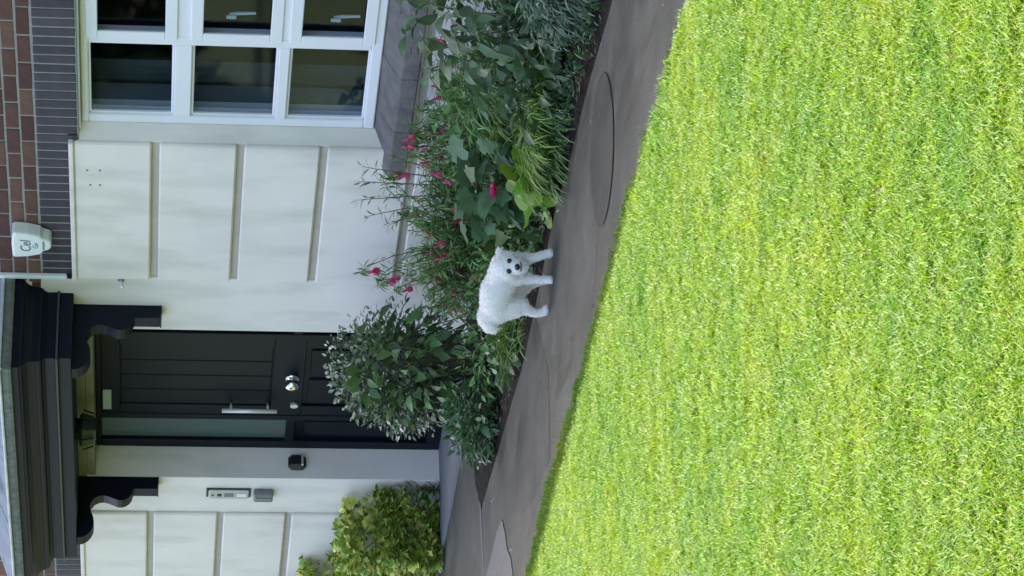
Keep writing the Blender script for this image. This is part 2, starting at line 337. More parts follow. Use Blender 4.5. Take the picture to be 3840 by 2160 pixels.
# window: three rows, fixed left bay, opening bay beside it, handles seen through the glass
win = part_empty('window', (0, .1, 1.4), house)
YF = .062
cols = [(-1.036, -.335), (-.335, .366), (.366, .967), (.967, 1.60)]
rows = [(.735, 1.134), (1.192, 1.616), (1.704, 2.128)]
fr = MB()
def frame_bar(x0, x1, z0, z1, y0=YF, y1=YF + .07): fr.box(x0, x1, y0, y1, z0, z1, bev=.006)
frame_bar(-1.036, 1.60, 2.128, 2.167); frame_bar(-1.036, 1.60, .680, .735)
frame_bar(-1.036, -.975, .7355, 2.1275); frame_bar(1.55, 1.60, .7355, 2.1275)
mull = [-.335, .366, .967]
for x in mull: frame_bar(x - .034, x + .034, .7355, 2.1275)
for i, (c0, c1) in enumerate(cols):
    a = c0 + (.0615 if i == 0 else .0345); b = c1 - (.0505 if i == 3 else .0345)
    for z, z2 in ((1.1345, 1.1915), (1.6165, 1.7035)): frame_bar(a, b, z, z2)
fr.obj('frame', M_UPVC, win)
for i, (c0, c1) in enumerate(cols):
    for j, (z0, z1) in enumerate(rows):
        a = c0 + (.061 if i == 0 else .034); b = c1 - (.05 if i == 3 else .034); lo = z0; hi = z1
        if i == 1:      # opening sash: an extra frame, proud
            q = MB(); y0, y1 = YF - .012, YF - .0005; wd = .060
            q.box(a - .012, b + .012, y0, y1, hi - wd + .012, hi + .012, .004); q.box(a - .012, b + .012, y0, y1, lo - .012, lo + wd - .012, .004)
            q.box(a - .012, a + wd - .012, y0, y1, lo + wd - .0115, hi - wd + .0115, .004); q.box(b - wd + .012, b + .012, y0, y1, lo + wd - .0115, hi - wd + .0115, .004)
            q.obj('sash', M_UPVC, win)
            if j < 2:
                q = MB(); hx = a + .070; hz = lo + .165 if j else lo + .11
                q.box(hx - .012, hx + .012, YF + .075, YF + .086, hz + .05, hz + .10, .003); q.tube([(hx, YF + .096, hz + .085), (hx + .005, YF + .100, hz + .05), (hx + .012, YF + .100, hz - .045)], [.009, .009, .007], 8)
                q.obj('handle', M_WHITE, win)
        q = MB(); q.box(a + .002, b - .002, YF + .030, YF + .034, lo + .001, hi - .001); q.obj('pane', M_GLASS, win)
        q = MB(); e = .012
        q.box(a, b, YF + .018, YF + .029, hi - e, hi, .003); q.box(a, b, YF + .018, YF + .029, lo, lo + e, .003); q.box(a, a + e, YF + .018, YF + .029, lo + e, hi - e); q.box(b - e, b, YF + .018, YF + .029, lo + e, hi - e)
        q.obj('bead', M_UPVC, win)
# room behind the window
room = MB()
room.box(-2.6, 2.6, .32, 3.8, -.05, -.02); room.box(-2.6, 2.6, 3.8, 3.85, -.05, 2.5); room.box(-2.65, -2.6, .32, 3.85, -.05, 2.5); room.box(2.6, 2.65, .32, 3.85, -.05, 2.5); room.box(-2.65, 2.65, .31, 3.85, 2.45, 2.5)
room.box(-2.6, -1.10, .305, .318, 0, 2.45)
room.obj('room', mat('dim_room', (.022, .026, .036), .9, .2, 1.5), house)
lin = MB(); lin.box(-1.036, -1.022, .155, .195, .70, 2.16); lin.obj('window_lining', M_REV, house)
lin = MB(); lin.box(-1.036, -1.024, .1955, .30, .70, 2.16); lin.obj('inner_reveal', M_INT, house)
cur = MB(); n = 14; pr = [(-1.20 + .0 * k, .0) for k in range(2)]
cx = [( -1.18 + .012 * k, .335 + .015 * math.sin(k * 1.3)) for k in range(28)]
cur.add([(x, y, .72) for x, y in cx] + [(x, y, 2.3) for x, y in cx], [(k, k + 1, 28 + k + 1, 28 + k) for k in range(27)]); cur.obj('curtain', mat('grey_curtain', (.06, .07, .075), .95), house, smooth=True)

# front door with sidelights
YD = .20
door = part_empty('front_door', (-3.83, YD, 0), house)
q = MB()
q.box(-4.695, -2.950, YD, YD + .07, 2.095, 2.127, .004); q.box(-4.695, -2.950, YD, YD + .07, .018, .050, .004)
for a, b in ((-4.695, -4.612), (-4.345, -4.290), (-3.385, -3.335), (-3.065, -2.950)): q.box(a, b, YD, YD + .07, .0505, 2.0945, .004)
for a, b in ((-4.6115, -4.3455), (-3.3345, -3.0655)): q.box(a, b, YD + .004, YD + .066, .925, .978, .004); q.box(a, b, YD + .004, YD + .066, .051, .105, .004)
q.obj('frame', M_DOOR, door)
for a, b in ((-4.6115, -4.3455), (-3.3345, -3.0655)):
    q = MB(); q.box(a, b, YD + .03, YD + .036, .9785, 2.094); q.obj('sidelight', M_GLASSO, door)
    q = MB(); q.box(a, b, YD + .03, YD + .045, .1055, .9245); q.box(a + .05, b - .05, YD + .02, YD + .0295, .16, .87, .006); q.obj('lower_panel', M_DOOR, door)
q = MB(); L0, L1 = -4.2895, -3.3855; q.box(L0, L1, YD + .022, YD + .066, .051, 2.094); q.obj('leaf', M_DOOR, door)
q = MB(); y0, y1 = YD + .006, YD + .0215
q.box(L0, L1, y0, y1, 1.985, 2.093, .003); q.box(L0, L1, y0, y1, .898, 1.082, .003); q.box(L0, L1, y0, y1, .052, .20, .003)
for z0, z1 in ((1.0825, 1.9845), (.2005, .8975)): q.box(L0, L0 + .11, y0, y1, z0, z1, .003); q.box(L1 - .11, L1, y0, y1, z0, z1, .003)
q.obj('rail', M_DOOR, door)
pw = (L1 - L0 - .22) / 4
for k in range(4):
    q = MB(); q.box(L0 + .11 + k * pw + .004, L0 + .11 + (k + 1) * pw - .004, YD + .013, YD + .0215, 1.090, 1.978, .004); q.obj('plank', M_DOOR, door)
for k in range(2):
    q = MB(); a = L0 + .11 + k * 2 * pw; q.box(a + .03, a + 2 * pw - .03, YD + .010, YD + .0215, .235, .865, .008); q.obj('raised_panel', M_DOOR, door)
q = MB(); q.tube([(-4.155, YD - .045, 1.045), (-4.155, YD - .045, 1.375)], .0135, 10); q.tube([(-4.155, YD - .045, 1.10), (-4.155, YD + .006, 1.10)], .008, 8); q.tube([(-4.155, YD - .045, 1.32), (-4.155, YD + .006, 1.32)], .008, 8)
q.obj('handle', mat('pale_steel', (.72, .72, .68), .35, metal=.2), door, smooth=True)
q = MB(); c = [(YD + .006, .010), (YD - .012, .018), (YD - .02, .036), (YD - .045, .044), (YD - .062, .036), (YD - .068, .015)]
q.tube([(-3.845, y, .968) for y, r_ in c], [r_ for y, r_ in c], 18); q.tube([(-3.845, YD + .0058, .968), (-3.845, YD - .002, .968)], .042, 18); q.obj('door_knob', M_CHROME, door, smooth=True)
q = MB(); q.tube([(-4.155, YD + .0055, .942), (-4.155, YD - .010, .942)], .024, 14); q.obj('key_cylinder', M_STEEL, door)
q = MB(); q.box(-4.235, -4.005, YD - .002, YD + .0055, 2.035, 2.086, .002); q.obj('name_plate', mat('pale_plate', (.30, .33, .31), .6), door)
# hallway wall behind glass is opaque: obscured glass

# ---------------- porch canopy
can = part_empty('porch_canopy', (-3.77, 0, 2.4), house)
XA, XB, DE = -4.965, -2.577, .43
prof = [(0, 2.229), (0, 2.300), (.022, 2.303), (.022, 2.314), (.006, 2.318), (.004, 2.372), (.022, 2.385), (.048, 2.398), (.055, 2.412), (.060, 2.440), (.085, 2.470), (.120, 2.488), (.135, 2.500), (.150, 2.503), (.152, 2.535)]
def cornice(profile, name, material, closed_top=True):
    v = []; f = []
    for (o, z) in profile: v += [(XB + o, .0, z), (XB + o, -DE - o, z), (XA - o, -DE - o, z), (XA - o, .0, z)]
    for i in range(len(profile) - 1):
        a = 4 * i; b = a + 4
        for k in range(3): f.append((a + k, a + k + 1, b + k + 1, b + k))
    f.append((0, 1, 2, 3)); t = 4 * (len(profile) - 1); f.append((t + 3, t + 2, t + 1, t))
    f.append(tuple([4 * i for i in range(len(profile))][::-1])); f.append(tuple(4 * i + 3 for i in range(len(profile))))
    q = MB(); q.add(v, f); return q.obj(name, material, can)
# step the mouldings into separate timbers
cornice([(-.004, 2.2285), (.0, 2.232), (.0, 2.2985), (-.002, 2.300)], 'fascia_board', M_DARK)
cornice([(.0, 2.3005), (.020, 2.302), (.022, 2.313), (.002, 2.3165)], 'bead_moulding', mat('bead_paint', (.035, .037, .050), .35))
cornice([(.006, 2.317), (.004, 2.3715)], 'frieze_board', M_DARK)
cornice([(.010, 2.372), (.022, 2.385), (.044, 2.393), (.052, 2.405), (.052, 2.418)], 'lower_moulding', M_DARK)
cornice([(.056, 2.4185), (.060, 2.440), (.075, 2.462), (.100, 2.480), (.128, 2.490), (.140, 2.502), (.150, 2.505), (.152, 2.537)], 'cornice_moulding', M_DARK)
cornice([(.140, 2.5375), (.172, 2.541), (.176, 2.556), (.172, 2.590), (.150, 2.594)], 'roof_edge', M_SLATE)
# hipped lead roof over it
o_ = .178; zb, zt_ = 2.595, 2.86
q = MB(); xa, xb, yy = XA - o_, XB + o_, -DE - o_; ins = .45
q.add([(xb, -.0125, zb), (xb, yy, zb), (xa, yy, zb), (xa, -.0125, zb), (xb - ins, -.0125, zt_), (xa + ins, -.0125, zt_)], [(0, 1, 4), (1, 2, 5, 4), (2, 3, 5), (0, 4, 5, 3), (0, 3, 2, 1)]); q.obj('lead_roof', M_LEAD, can)
q = MB(); m_l = mat('pale_lead_roll', (.52, .54, .55), .5, .2, 12)
for a, b in (((xb, yy, zb), (xb - ins, -.02, zt_)), ((xa, yy, zb), (xa + ins, -.02, zt_)), ((xb, yy, zb + .006), (xa, yy, zb + .006)), ((xb, -.02, zb + .006), (xb, yy, zb + .006))):
    q = MB(); q.tube([a, b], .009, 8); q.obj('lead_roll', m_l, can)
for fx in (.36, .68):
    x = xb + (xa - xb) * fx; q = MB(); q.tube([(x, yy, zb + .003), (x, -.02, zt_ - .01)], .010, 8); q.obj('lead_roll', m_l, can)
# scroll brackets
P2 = [(0, 1.752), (.080, 1.752), (.082, 1.760), (.082, 1.893), (.090, 1.900), (.118, 1.906), (.140, 1.920), (.157, 1.943), (.164, 1.965), (.162, 1.990), (.150, 2.018), (.138, 2.045), (.131, 2.075), (.134, 2.103), (.150, 2.130), (.180, 2.150), (.212, 2.157), (.245, 2.147), (.275, 2.135), (.305, 2.130), (.340, 2.132), (.372, 2.145), (.400, 2.168), (.416, 2.195), (.420, 2.2275), (0, 2.2275)]
for xr in (-2.691, -4.696):
    q = MB(); q.prism([(-d - (.012 if d else .0125), z) for d, z in P2], xr - .095, xr); me = q.mesh('bracket', M_DARK)
    link('bracket', me, can)
    q = MB(); q.box(xr - .098, xr + .003, -.098, -.0126, 1.745, 1.7515); q.obj('bracket_foot', M_DARK, can)

# ---------------- things fixed to the house
# alarm sounder
al = empty('alarm_box', (-2.03, -.05, 2.44), 'white plastic alarm box lettered Cel, on the brickwork above the rendered panels', 'alarm box')
outl = [(-.150, .108), (-.135, .122), (.0, .126), (.120, .118), (.138, .102), (.128, .02), (.100, -.052), (.066, -.074), (.052, -.106), (.030, -.120), (-.030, -.120), (-.056, -.106), (-.070, -.074), (-.112, -.052), (-.138, .02)]
def outline_box(outline, cx, y0, y1, cz, bev=.012, sc=.88):
    q = MB(); n = len(outline); v = [(cx + x, y0, cz + z) for x, z in outline] + [(cx + x, y1 + bev, cz + z) for x, z in outline] + [(cx + x * .97, y1 + bev * .3, cz + z * .97) for x, z in outline] + [(cx + x * sc, y1, cz + z * sc) for x, z in outline]
    f = []
    for k in range(3):
        for i in range(n): f.append((k * n + i, k * n + (i + 1) % n, (k + 1) * n + (i + 1) % n, (k + 1) * n + i))
    f += [tuple(range(n)), tuple(range(3 * n, 4 * n))]; return q.add(v, f)
AX, AZ = -1.975, 2.437
outl = [(x * .83, z * .85) for x, z in outl]
outline_box([(x, z) for x, z in outl], AX, -.018, -.092, AZ).obj('cover', M_WHITE, al, smooth=False)
q = MB(); q.box(AX - .075, AX + .075, -.0175, -.0125, AZ - .065, AZ + .075); q.obj('back_plate', M_BLACKP, al)
def text(body, size, x, y, z, material, parent, shear=0.0, bold=0.0):
    cu = bpy.data.curves.new('lettering', 'FONT'); cu.body = body; cu.size = size; cu.align_x = 'CENTER'; cu.align_y = 'CENTER'; cu.extrude = .0006; cu.shear = shear; cu.offset = bold
    t = bpy.data.objects.new('lettering', cu); COL.objects.link(t); t.matrix_world = Matrix.Translation((x, y, z)) @ Matrix.Rotation(R(90), 4, 'X'); cu.materials.append(material)
    bpy.context.view_layer.update(); me = bpy.data.meshes.new_from_object(t.evaluated_get(bpy.context.evaluated_depsgraph_get())); mw = t.matrix_world.copy(); bpy.data.objects.remove(t)
    return link('lettering', me, parent, mw=mw)
M_INK = mat('slate_ink', (.12, .16, .20), .6); M_INK2 = mat('grey_ink', (.22, .26, .30), .6)
text('Cel', .080, AX - .006, -.0935, AZ + .030, M_INK, al, .15)
text('Gu', .042, AX - .004, -.0935, AZ - .020, M_INK2, al, .1)
q = MB(); q.box(AX - .040, AX + .040, -.0935, -.0915, AZ - .068, AZ - .056); q.obj('strobe_bar', M_INK2, al)
# white trunking dropping to the canopy corner
tk = empty('cable_trunking', (-2.38, 0, 2.3), 'narrow white cable trunking running up the brickwork beside the porch', 'cable trunking')
q = MB(); q.box(-2.402, -2.372, -.036, -.0125, 2.262, 2.66, .003); q.obj('cover_strip', M_WHITE, tk)
q = MB(); q.box(-2.400, -2.374, -.030, -.0125, 2.235, 2.2595); q.obj('cable_grommet', M_BLACKP, tk)
ov = empty('overflow_pipe', (-2.43, 0, 1.97), 'short white overflow pipe poking from the wall beside the porch bracket', 'pipe')
q = MB(); q.tube([(-2.425, -.012, 1.968), (-2.425, -.06, 1.966), (-2.425, -.068, 1.958)], .0085, 10); q.obj('spout', M_WHITE, ov, smooth=True)
q = MB(); q.tube([(-2.425, -.0124, 1.968), (-2.425, -.018, 1.968)], .018, 12); q.obj('wall_flange', M_GREYP, ov)
# door intercom plate and key safe on the left pillar
ic = empty('door_intercom', (-4.88, 0, 1.3), 'tall silver intercom plate with black rebate on the pillar left of the door', 'intercom')
q = MB(); q.box(-4.935, -4.825, -.020, -.0125, 1.176, 1.452, .003); q.obj('rebate', M_BLACKP, ic)
q = MB(); q.box(-4.930, -4.830, -.034, -.0205, 1.190, 1.436, .004); q.obj('face_plate', M_SILVER, ic)
q = MB(); q.tube([(-4.880, -.036, 1.412), (-4.880, -.0343, 1.412)], .011, 14); q.obj('camera_lens', M_CHROME, ic)
q = MB(); q.box(-4.896, -4.864, -.036, -.0345, 1.356, 1.384); q.obj('black_sensor', M_BLACKP, ic)
q = MB(); q.box(-4.900, -4.858, -.036, -.0345, 1.282, 1.340); q.obj('speaker_grille', M_GREYP, ic)
q = MB(); q.box(-4.900, -4.862, -.036, -.0345, 1.205, 1.262); q.obj('name_card', M_WHITE, ic)
ks = empty('key_safe', (-4.88, 0, 1.1), 'small dark grey key safe just under the intercom on the pillar', 'key safe')
q = MB(); q.box(-4.935, -4.830, -.055, -.0125, 1.040, 1.160, .008); q.obj('safe_body', M_GREYP, ks)
q = MB()
for k in range(4): q.tube([(-4.882, -.062, 1.060 + k * .026), (-4.882, -.0555, 1.060 + k * .026)], .008, 8)
q.obj('push_buttons', mat('button_grey', (.3, .3, .3), .5), ks)
rb = empty('black_sensor_light', (-4.69, .1, .9), 'rounded black box fixed on the white reveal left of the door', 'sensor light')
q = MB(); q.box(-4.6945, -4.635, .035, .135, .845, .955, .022); q.obj('housing', M_BLACKP, rb)
q = MB(); q.box(-4.655, -4.6285, .05, .12, .86, .875, .004); q.obj('lens_strip', M_STEEL, rb)
# porch lantern
pl = empty('porch_lantern', (-3.75, -.18, 2.2), 'dark hexagonal porch lantern hanging under the canopy over the door', 'lantern')
q = MB(); q.tube([(-3.78, -.2, 2.2275), (-3.78, -.2, 2.205)], .07, 8); q.obj('ceiling_rose', M_DARK, pl)
q = MB(); q.tube([(-3.78, -.2, 2.204), (-3.78, -.2, 2.188), (-3.78, -.2, 2.125), (-3.78, -.2, 2.112)], [.10, .115, .092, .06], 6); q.obj('lantern_body', mat('smoked_glass', (.03, .035, .03), .25), pl)
for k in range(6):
    a = math.pi / 3 * k; q = MB(); q.tube([(-3.78 + .116 * math.cos(a), -.2 + .116 * math.sin(a), 2.188), (-3.78 + .094 * math.cos(a), -.2 + .094 * math.sin(a), 2.124)], .005, 5); q.obj('glazing_bar', M_DARK, pl)
# ------------------------------------------------------------------ plants
def leafmat(name, col, col2, rough=.45, trans=.25, spec=.5, objvar=0.0, hue=.015):
    return mat(name, col, rough, .2, 14, col2=col2, tint=not objvar, objvar=objvar, trans=trans, hue=hue, spec=spec)
L_BIG = leafmat('leaf_grey_green', (.068, .12, .052), (.13, .20, .10), .5, .2, .4, objvar=.35)
L_BIG2 = leafmat('leaf_mid_green', (.06, .125, .035), (.11, .20, .06), .42, .25, .5, objvar=.40)
L_IVY = leafmat('leaf_ivy_green', (.075, .15, .07), (.12, .22, .11), .5, .2, .4, objvar=.25)
L_BERG = leafmat('leaf_yellow_green', (.12, .25, .02), (.20, .36, .04), .4, .3, .5, objvar=.35, hue=.02)
L_DARKB = leafmat('leaf_dark_broad', (.055, .12, .045), (.09, .18, .07), .4, .2, .5, objvar=.3)
L_STRAP = leafmat('leaf_strap', (.14, .25, .045), (.28, .42, .10), .5, .3, .4)
L_FUCH = leafmat('leaf_fuchsia', (.09, .19, .05), (.18, .32, .10), .55, .3, .35)
L_FUCHL = leafmat('leaf_pale_shoot', (.17, .22, .09), (.32, .36, .18), .55, .3, .35)
L_VAR = leafmat('leaf_variegated', (.06, .11, .045), (.15, .21, .11), .5, .2, .4)
L_CREAM = leafmat('leaf_cream_edge', (.38, .39, .29), (.66, .64, .50), .55, .2, .4)
L_HEDGE = leafmat('leaf_hedge_green', (.16, .26, .035), (.32, .43, .08), .4, .25, .5)
L_GOLD = leafmat('leaf_hedge_painted_sun', (.50, .55, .08), (.85, .84, .26), .45, .3, .4)  # gold imitates warm light on the hedge, put into the leaf colour
L_NARR = leafmat('leaf_narrow_blue', (.06, .115, .07), (.13, .20, .14), .55, .2, .4)
L_FLOW = mat('flower_crimson', (.50, .02, .09), .5, .2, 30, col2=(.80, .09, .26), trans=.25)
L_DRY = mat('dry_seedhead', (.16, .07, .05), .8, .3, 20)
L_STEM = mat('plant_stem', (.09, .09, .045), .7, .3, 20)
L_TWIG = mat('twig_brown', (.045, .032, .022), .85, .3, 20)
L_PALEB = mat('petal_pale', (.72, .70, .60), .6, .1, 20, trans=.2)

def leaf_shape(kind, length, width, curl=.25, fold=.25):
    """vertices and faces of one leaf: base at the origin, tip along +X, face up +Z"""
    v = []; f = []
    if kind in ('ovate', 'narrow', 'strap'):
        n = {'ovate': 4, 'narrow': 3, 'strap': 5}[kind]
        prof = {'ovate': (.06, .75, 1.0, .62, .0), 'narrow': (.15, 1, .7, 0), 'strap': (.7, 1, .95, .8, .5, 0)}[kind]
        for i in range(n + 1):
            t = i / n; a = t * curl * 2; x = length * (math.sin(a) / max(curl * 2, 1e-4) if curl else t); z = -length * ((1 - math.cos(a)) / max(curl * 2, 1e-4)) if curl else 0
            wd = width * .5 * prof[i]
            v += [(x, -wd, z + wd * fold), (x, 0, z), (x, wd, z + wd * fold)]
        for i in range(n):
            b = 3 * i; f += [(b, b + 3, b + 4, b + 1), (b + 1, b + 4, b + 5, b + 2)]
    elif kind == 'lobed':
        pts = [(.0, .0), (-.10, .22), (.10, .50), (.30, .34), (.52, .52), (.62, .24), (1.0, .0)]
        pts = pts + [(x, -y) for x, y in pts[-2:0:-1]]
        v = [(.32 * length, 0, 0)] + [(x * length, y * width, -.18 * length * (x * x + y * y) + .06 * length * (abs(y) > .3)) for x, y in pts]; n = len(pts)
        f = [(0, 1 + i, 1 + (i + 1) % n) for i in range(n)]
    elif kind == 'round':
        n = 12; v = [(.45 * length, 0, -.05 * length)]
        for k in range(n):
            a = 2 * math.pi * k / n + math.pi; rr = 1 + .06 * math.sin(3 * a)
            v.append((.5 * length + .5 * length * math.cos(a) * rr, .5 * width * math.sin(a) * rr, .05 * length * math.sin(2 * a) + (.04 - curl * .3 * (math.cos(a) > .3)) * length))
        f = [(0, 1 + i, 1 + (i + 1) % n) for i in range(n)]
    return v, f
def basis(d, up=Vector((0, 0, 1)), roll=0.0):
    d = d.normalized(); s = up.cross(d)
    if s.length < 1e-3: s = Vector((1, 0, 0)).cross(d)
    s.normalize(); n = d.cross(s); M = Matrix((d, s, n)).transposed(); return M @ Matrix.Rotation(roll, 3, 'X')
def add_leaf(mb, shape, pos, d, scale, rg, roll=.5, up=Vector((0, 0, 1))):
    v, f = shape; B = basis(d, up, rg.uniform(-roll, roll)); t = rg.random()
    mb.add([B @ (Vector(q) * scale) + pos for q in v], f, t)
def rdir(rg):
    z = rg.uniform(-1, 1); a = rg.uniform(0, 2 * math.pi); s = math.sqrt(1 - z * z); return Vector((s * math.cos(a), s * math.sin(a), z))

def stems(mb, base, tips, rad, rg, bend=.12, n=3):
    for t in tips:
        b = Vector(base) + Vector((rg.uniform(-.03, .03), rg.uniform(-.03, .03), 0)); t = Vector(t); mid = (b + t) / 2 + Vector((rg.uniform(-bend, bend) * .5, rg.uniform(-bend, bend) * .5, (t - b).length * .12))
        mb.tube([b, b.lerp(mid, .6), mid, mid.lerp(t, .6), t], [rad, rad * .9, rad * .7, rad * .5, rad * .25], n)

def big_leaf_shrub(name, loc, radii, zc, count, meshes, label, cat, rg, size=(.8, 1.25), droop=.5, shell=.55, stem_n=14, group=None, mask=None):
    """a shrub whose leaves can be told apart: every leaf is a child"""
    root = empty(name, loc, label, cat, group); base = Vector(loc); tips = []
    k = 0
    while k < count:
        u = rdir(rg); rr = shell + (1 - shell) * rg.random() ** .6; p = Vector((u.x * radii[0], u.y * radii[1], u.z * radii[2])) * rr + Vector((base.x, base.y, base.z + zc))
        if p.z < base.z + .02: continue
        if mask and not mask(p): continue
        d = (Vector((u.x, u.y, u.z * .5 + .15)).normalized() + Vector((0, 0, -droop)) + rdir(rg) * .75).normalized()
        sc = rg.uniform(*size); B = basis(d, roll=rg.uniform(-.9, .9)).to_4x4()
        link('leaf', rg.choice(meshes), root, mw=Matrix.Translation(p) @ B @ Matrix.Scale(sc, 4)); k += 1
        if k % max(1, count // stem_n) == 0: tips.append(p)
    q = MB(); stems(q, loc, tips, .007, rg); q.obj('stems', L_STEM, root)
    return root
def leafmeshes(kind, material, L_, W_, n, seed, curl=(.1, .5), fold=.3):
    r_ = random.Random(seed); out = []
    for i in range(n):
        v, f = leaf_shape(kind, L_ * r_.uniform(.85, 1.1), W_ * r_.uniform(.85, 1.15), r_.uniform(*curl), fold * r_.uniform(.4, 1.3)); out.append(MB().add(v, f).mesh('leaf', material, smooth=True, tint=True))
    return out
rg = random.Random(11)
# A: large drooping grey-green shrub under the window, right
big = leafmeshes('ovate', L_BIG, .125, .052, 5, 1, (.25, .7)); big2 = leafmeshes('ovate', L_BIG2, .075, .034, 4, 2, (.2, .6))
big_leaf_shrub('broad_leaf_shrub', (1.20, -.88, .02), (.44, .40, .36), .38, 290, big, 'tall shrub of drooping grey-green leaves under the right of the window', 'shrub', rg, (.5, 1.2), .45, .40, 18)
# its darker lower growth
def mass(mb, c, radii, n, shape, rg, size=(.7, 1.3), droop=.2, shell=.5, zmin=.01, roll=.8, lift=.15, mask=None):
    k = 0
    while k < n:
        u = rdir(rg); rr = shell + (1 - shell) * rg.random() ** .5; p = Vector(c) + Vector((u.x * radii[0], u.y * radii[1], u.z * radii[2])) * rr * (1 + .28 * pnoise(u * 2.1 + Vector(c)))
        if p.z < zmin: k += 1; continue
        if mask and not mask(p): k += 1; continue
        d = (Vector((u.x, u.y, u.z * .6 + lift)) - Vector((0, 0, droop)) + rdir(rg) * .7).normalized()
        add_leaf(mb, shape if not isinstance(shape, list) else rg.choice(shape), p, d, rg.uniform(*size), rg, roll); k += 1
def foliage_plant(name, loc, label, cat, builds, stem_tips=10, stem_r=.004, group=None, spread=None):
    root = empty(name, loc, label, cat, group)
    for (pn, material, fn) in builds:
        q = MB(); fn(q); q.obj(pn, material, root, smooth=True, tint=True, kind='stuff')
    if stem_tips:
        q = MB(); r_ = spread or (.2, .2, .4); stems(q, loc, [(loc[0] + rg.uniform(-1, 1) * r_[0], loc[1] + rg.uniform(-1, 1) * r_[1], loc[2] + rg.uniform(.5, 1) * r_[2]) for _ in range(stem_tips)], stem_r, rg); q.obj('stems', L_TWIG, root)
    return root
sm_ov = leaf_shape('ovate', .05, .022, .2, .3); narrow = leaf_shape('narrow', .055, .009, .35, .3); strap = leaf_shape('strap', .22, .008, .9, .4); strap2 = leaf_shape('strap', .15, .010, .7, .4)
tiny = leaf_shape('ovate', .034, .019, .15, .25); needle = leaf_shape('narrow', .06, .010, .5, .2); lob = leaf_shape('lobed', .045, .042)
foliage_plant('understorey_plant', (1.35, -.95, .0), 'dark low growth filling the bed beneath the drooping grey-green shrub', 'plant',
    [('foliage', L_DARKB, lambda q: mass(q, (1.25, -.95, .14), (.55, .42, .18), 700, leaf_shape('ovate', .08, .038, .3, .3), rg, droop=.3, shell=.2))], 6, spread=(.3, .2, .3))
foliage_plant('feathery_shrub', (1.0, -.35, 0), 'fine-leaved green shrub against the wall under the window sill', 'shrub',
    [('foliage', L_FUCH, lambda q: mass(q, (1.0, -.35, .36), (.55, .25, .34), 1500, [sm_ov, narrow], rg, droop=.2, shell=.3))], 14, spread=(.4, .2, .6))
foliage_plant('narrow_leaf_plant', (1.95, -1.25, 0), 'low plant of narrow blue-green leaves overhanging the path edge', 'plant',
    [('foliage', L_NARR, lambda q: mass(q, (1.98, -1.24, .15), (.36, .27, .19), 1500, needle, rg, (.8, 1.4), droop=.35, shell=.3))], 8, spread=(.2, .2, .2))
# B: arching strap leaves
def strapfn(c, n, rad, L_=1.0, up=1.3, sh=None):
    def fn(q):
        for i in range(n):
            a = rg.uniform(0, 2 * math.pi); rr = rg.random() ** .6 * rad; p = Vector((c[0] + rr * math.cos(a), c[1] + rr * math.sin(a), c[2] + rg.uniform(0, .03)))
            d = Vector((math.cos(a) + rg.uniform(-.5, .5), math.sin(a) + rg.uniform(-.5, .5), up * rg.uniform(.5, 1.5)))
            add_leaf(q, sh or strap, p, d, L_ * rg.uniform(.6, 1.35), rg, .3)
    return fn
foliage_plant('strap_leaf_plant', (.80, -1.10, .0), 'clump of thin arching yellow-green leaves between the shrub and the path', 'plant',
    [('blades', L_STRAP, strapfn((.80, -1.10, .10), 700, .30, .9, 1.2)), ('low_blades', L_FUCH, strapfn((.84, -1.16, .02), 380, .26, 1.0, .7))], 0)
# small-leaved mound behind the strap leaves
foliage_plant('wiry_green_plant', (.55, -.75, 0), 'loose wiry green plant behind the arching strap leaves', 'plant',
    [('foliage', L_FUCH, lambda q: mass(q, (.55, -.78, .24), (.34, .26, .25), 900, [narrow, strap2], rg, (.6, 1.1), .15, .2)), ('pale_shoots', L_STRAP, strapfn((.5, -.8, .22), 160, .25, .7, 1.2))], 10, spread=(.25, .2, .4))
# C: bergenia, yellow-green round leaves at the path edge
bg_m = leafmeshes('round', L_BERG, .105, .095, 4, 5, (.1, .6))
big_leaf_shrub('round_leaf_plant', (.52, -1.27, .0), (.20, .15, .10), .075, 46, bg_m, 'low plant of glossy round yellow-green leaves spilling at the path edge', 'plant', rg, (.6, 1.15), .45, .4, 8)
# D: lobed ivy-like leaves
iv = leafmeshes('lobed', L_IVY, .135, .115, 4, 6)
big_leaf_shrub('lobed_leaf_plant', (.08, -1.00, .0), (.33, .26, .16), .25, 80, iv, 'plant of pointed lobed grey-green leaves right of the dog', 'plant', rg, (.6, 1.15), .35, .35, 12)
# E: dark broad leaves next to the dog
dk = leafmeshes('ovate', L_BIG2, .17, .11, 4, 8, (.2, .6), .2)
big_leaf_shrub('dark_broad_leaf_plant', (-.08, -1.16, .0), (.25, .20, .11), .13, 46, dk, 'low dark plant of very broad leaves directly behind the dog', 'plant', rg, (.6, 1.1), .35, .3, 8)
foliage_plant('edging_weeds', (-.35, -1.15, 0), 'thin green weeds and shoots growing behind the legs of the dog', 'weeds',
    [('foliage', L_FUCH, lambda q: mass(q, (-.35, -1.10, .12), (.55, .25, .16), 900, [narrow, sm_ov], rg, (.6, 1.2), .1, .1)), ('blades', L_STRAP, strapfn((-.45, -1.15, .03), 120, .4, .9, 1.4, strap2))], 0)
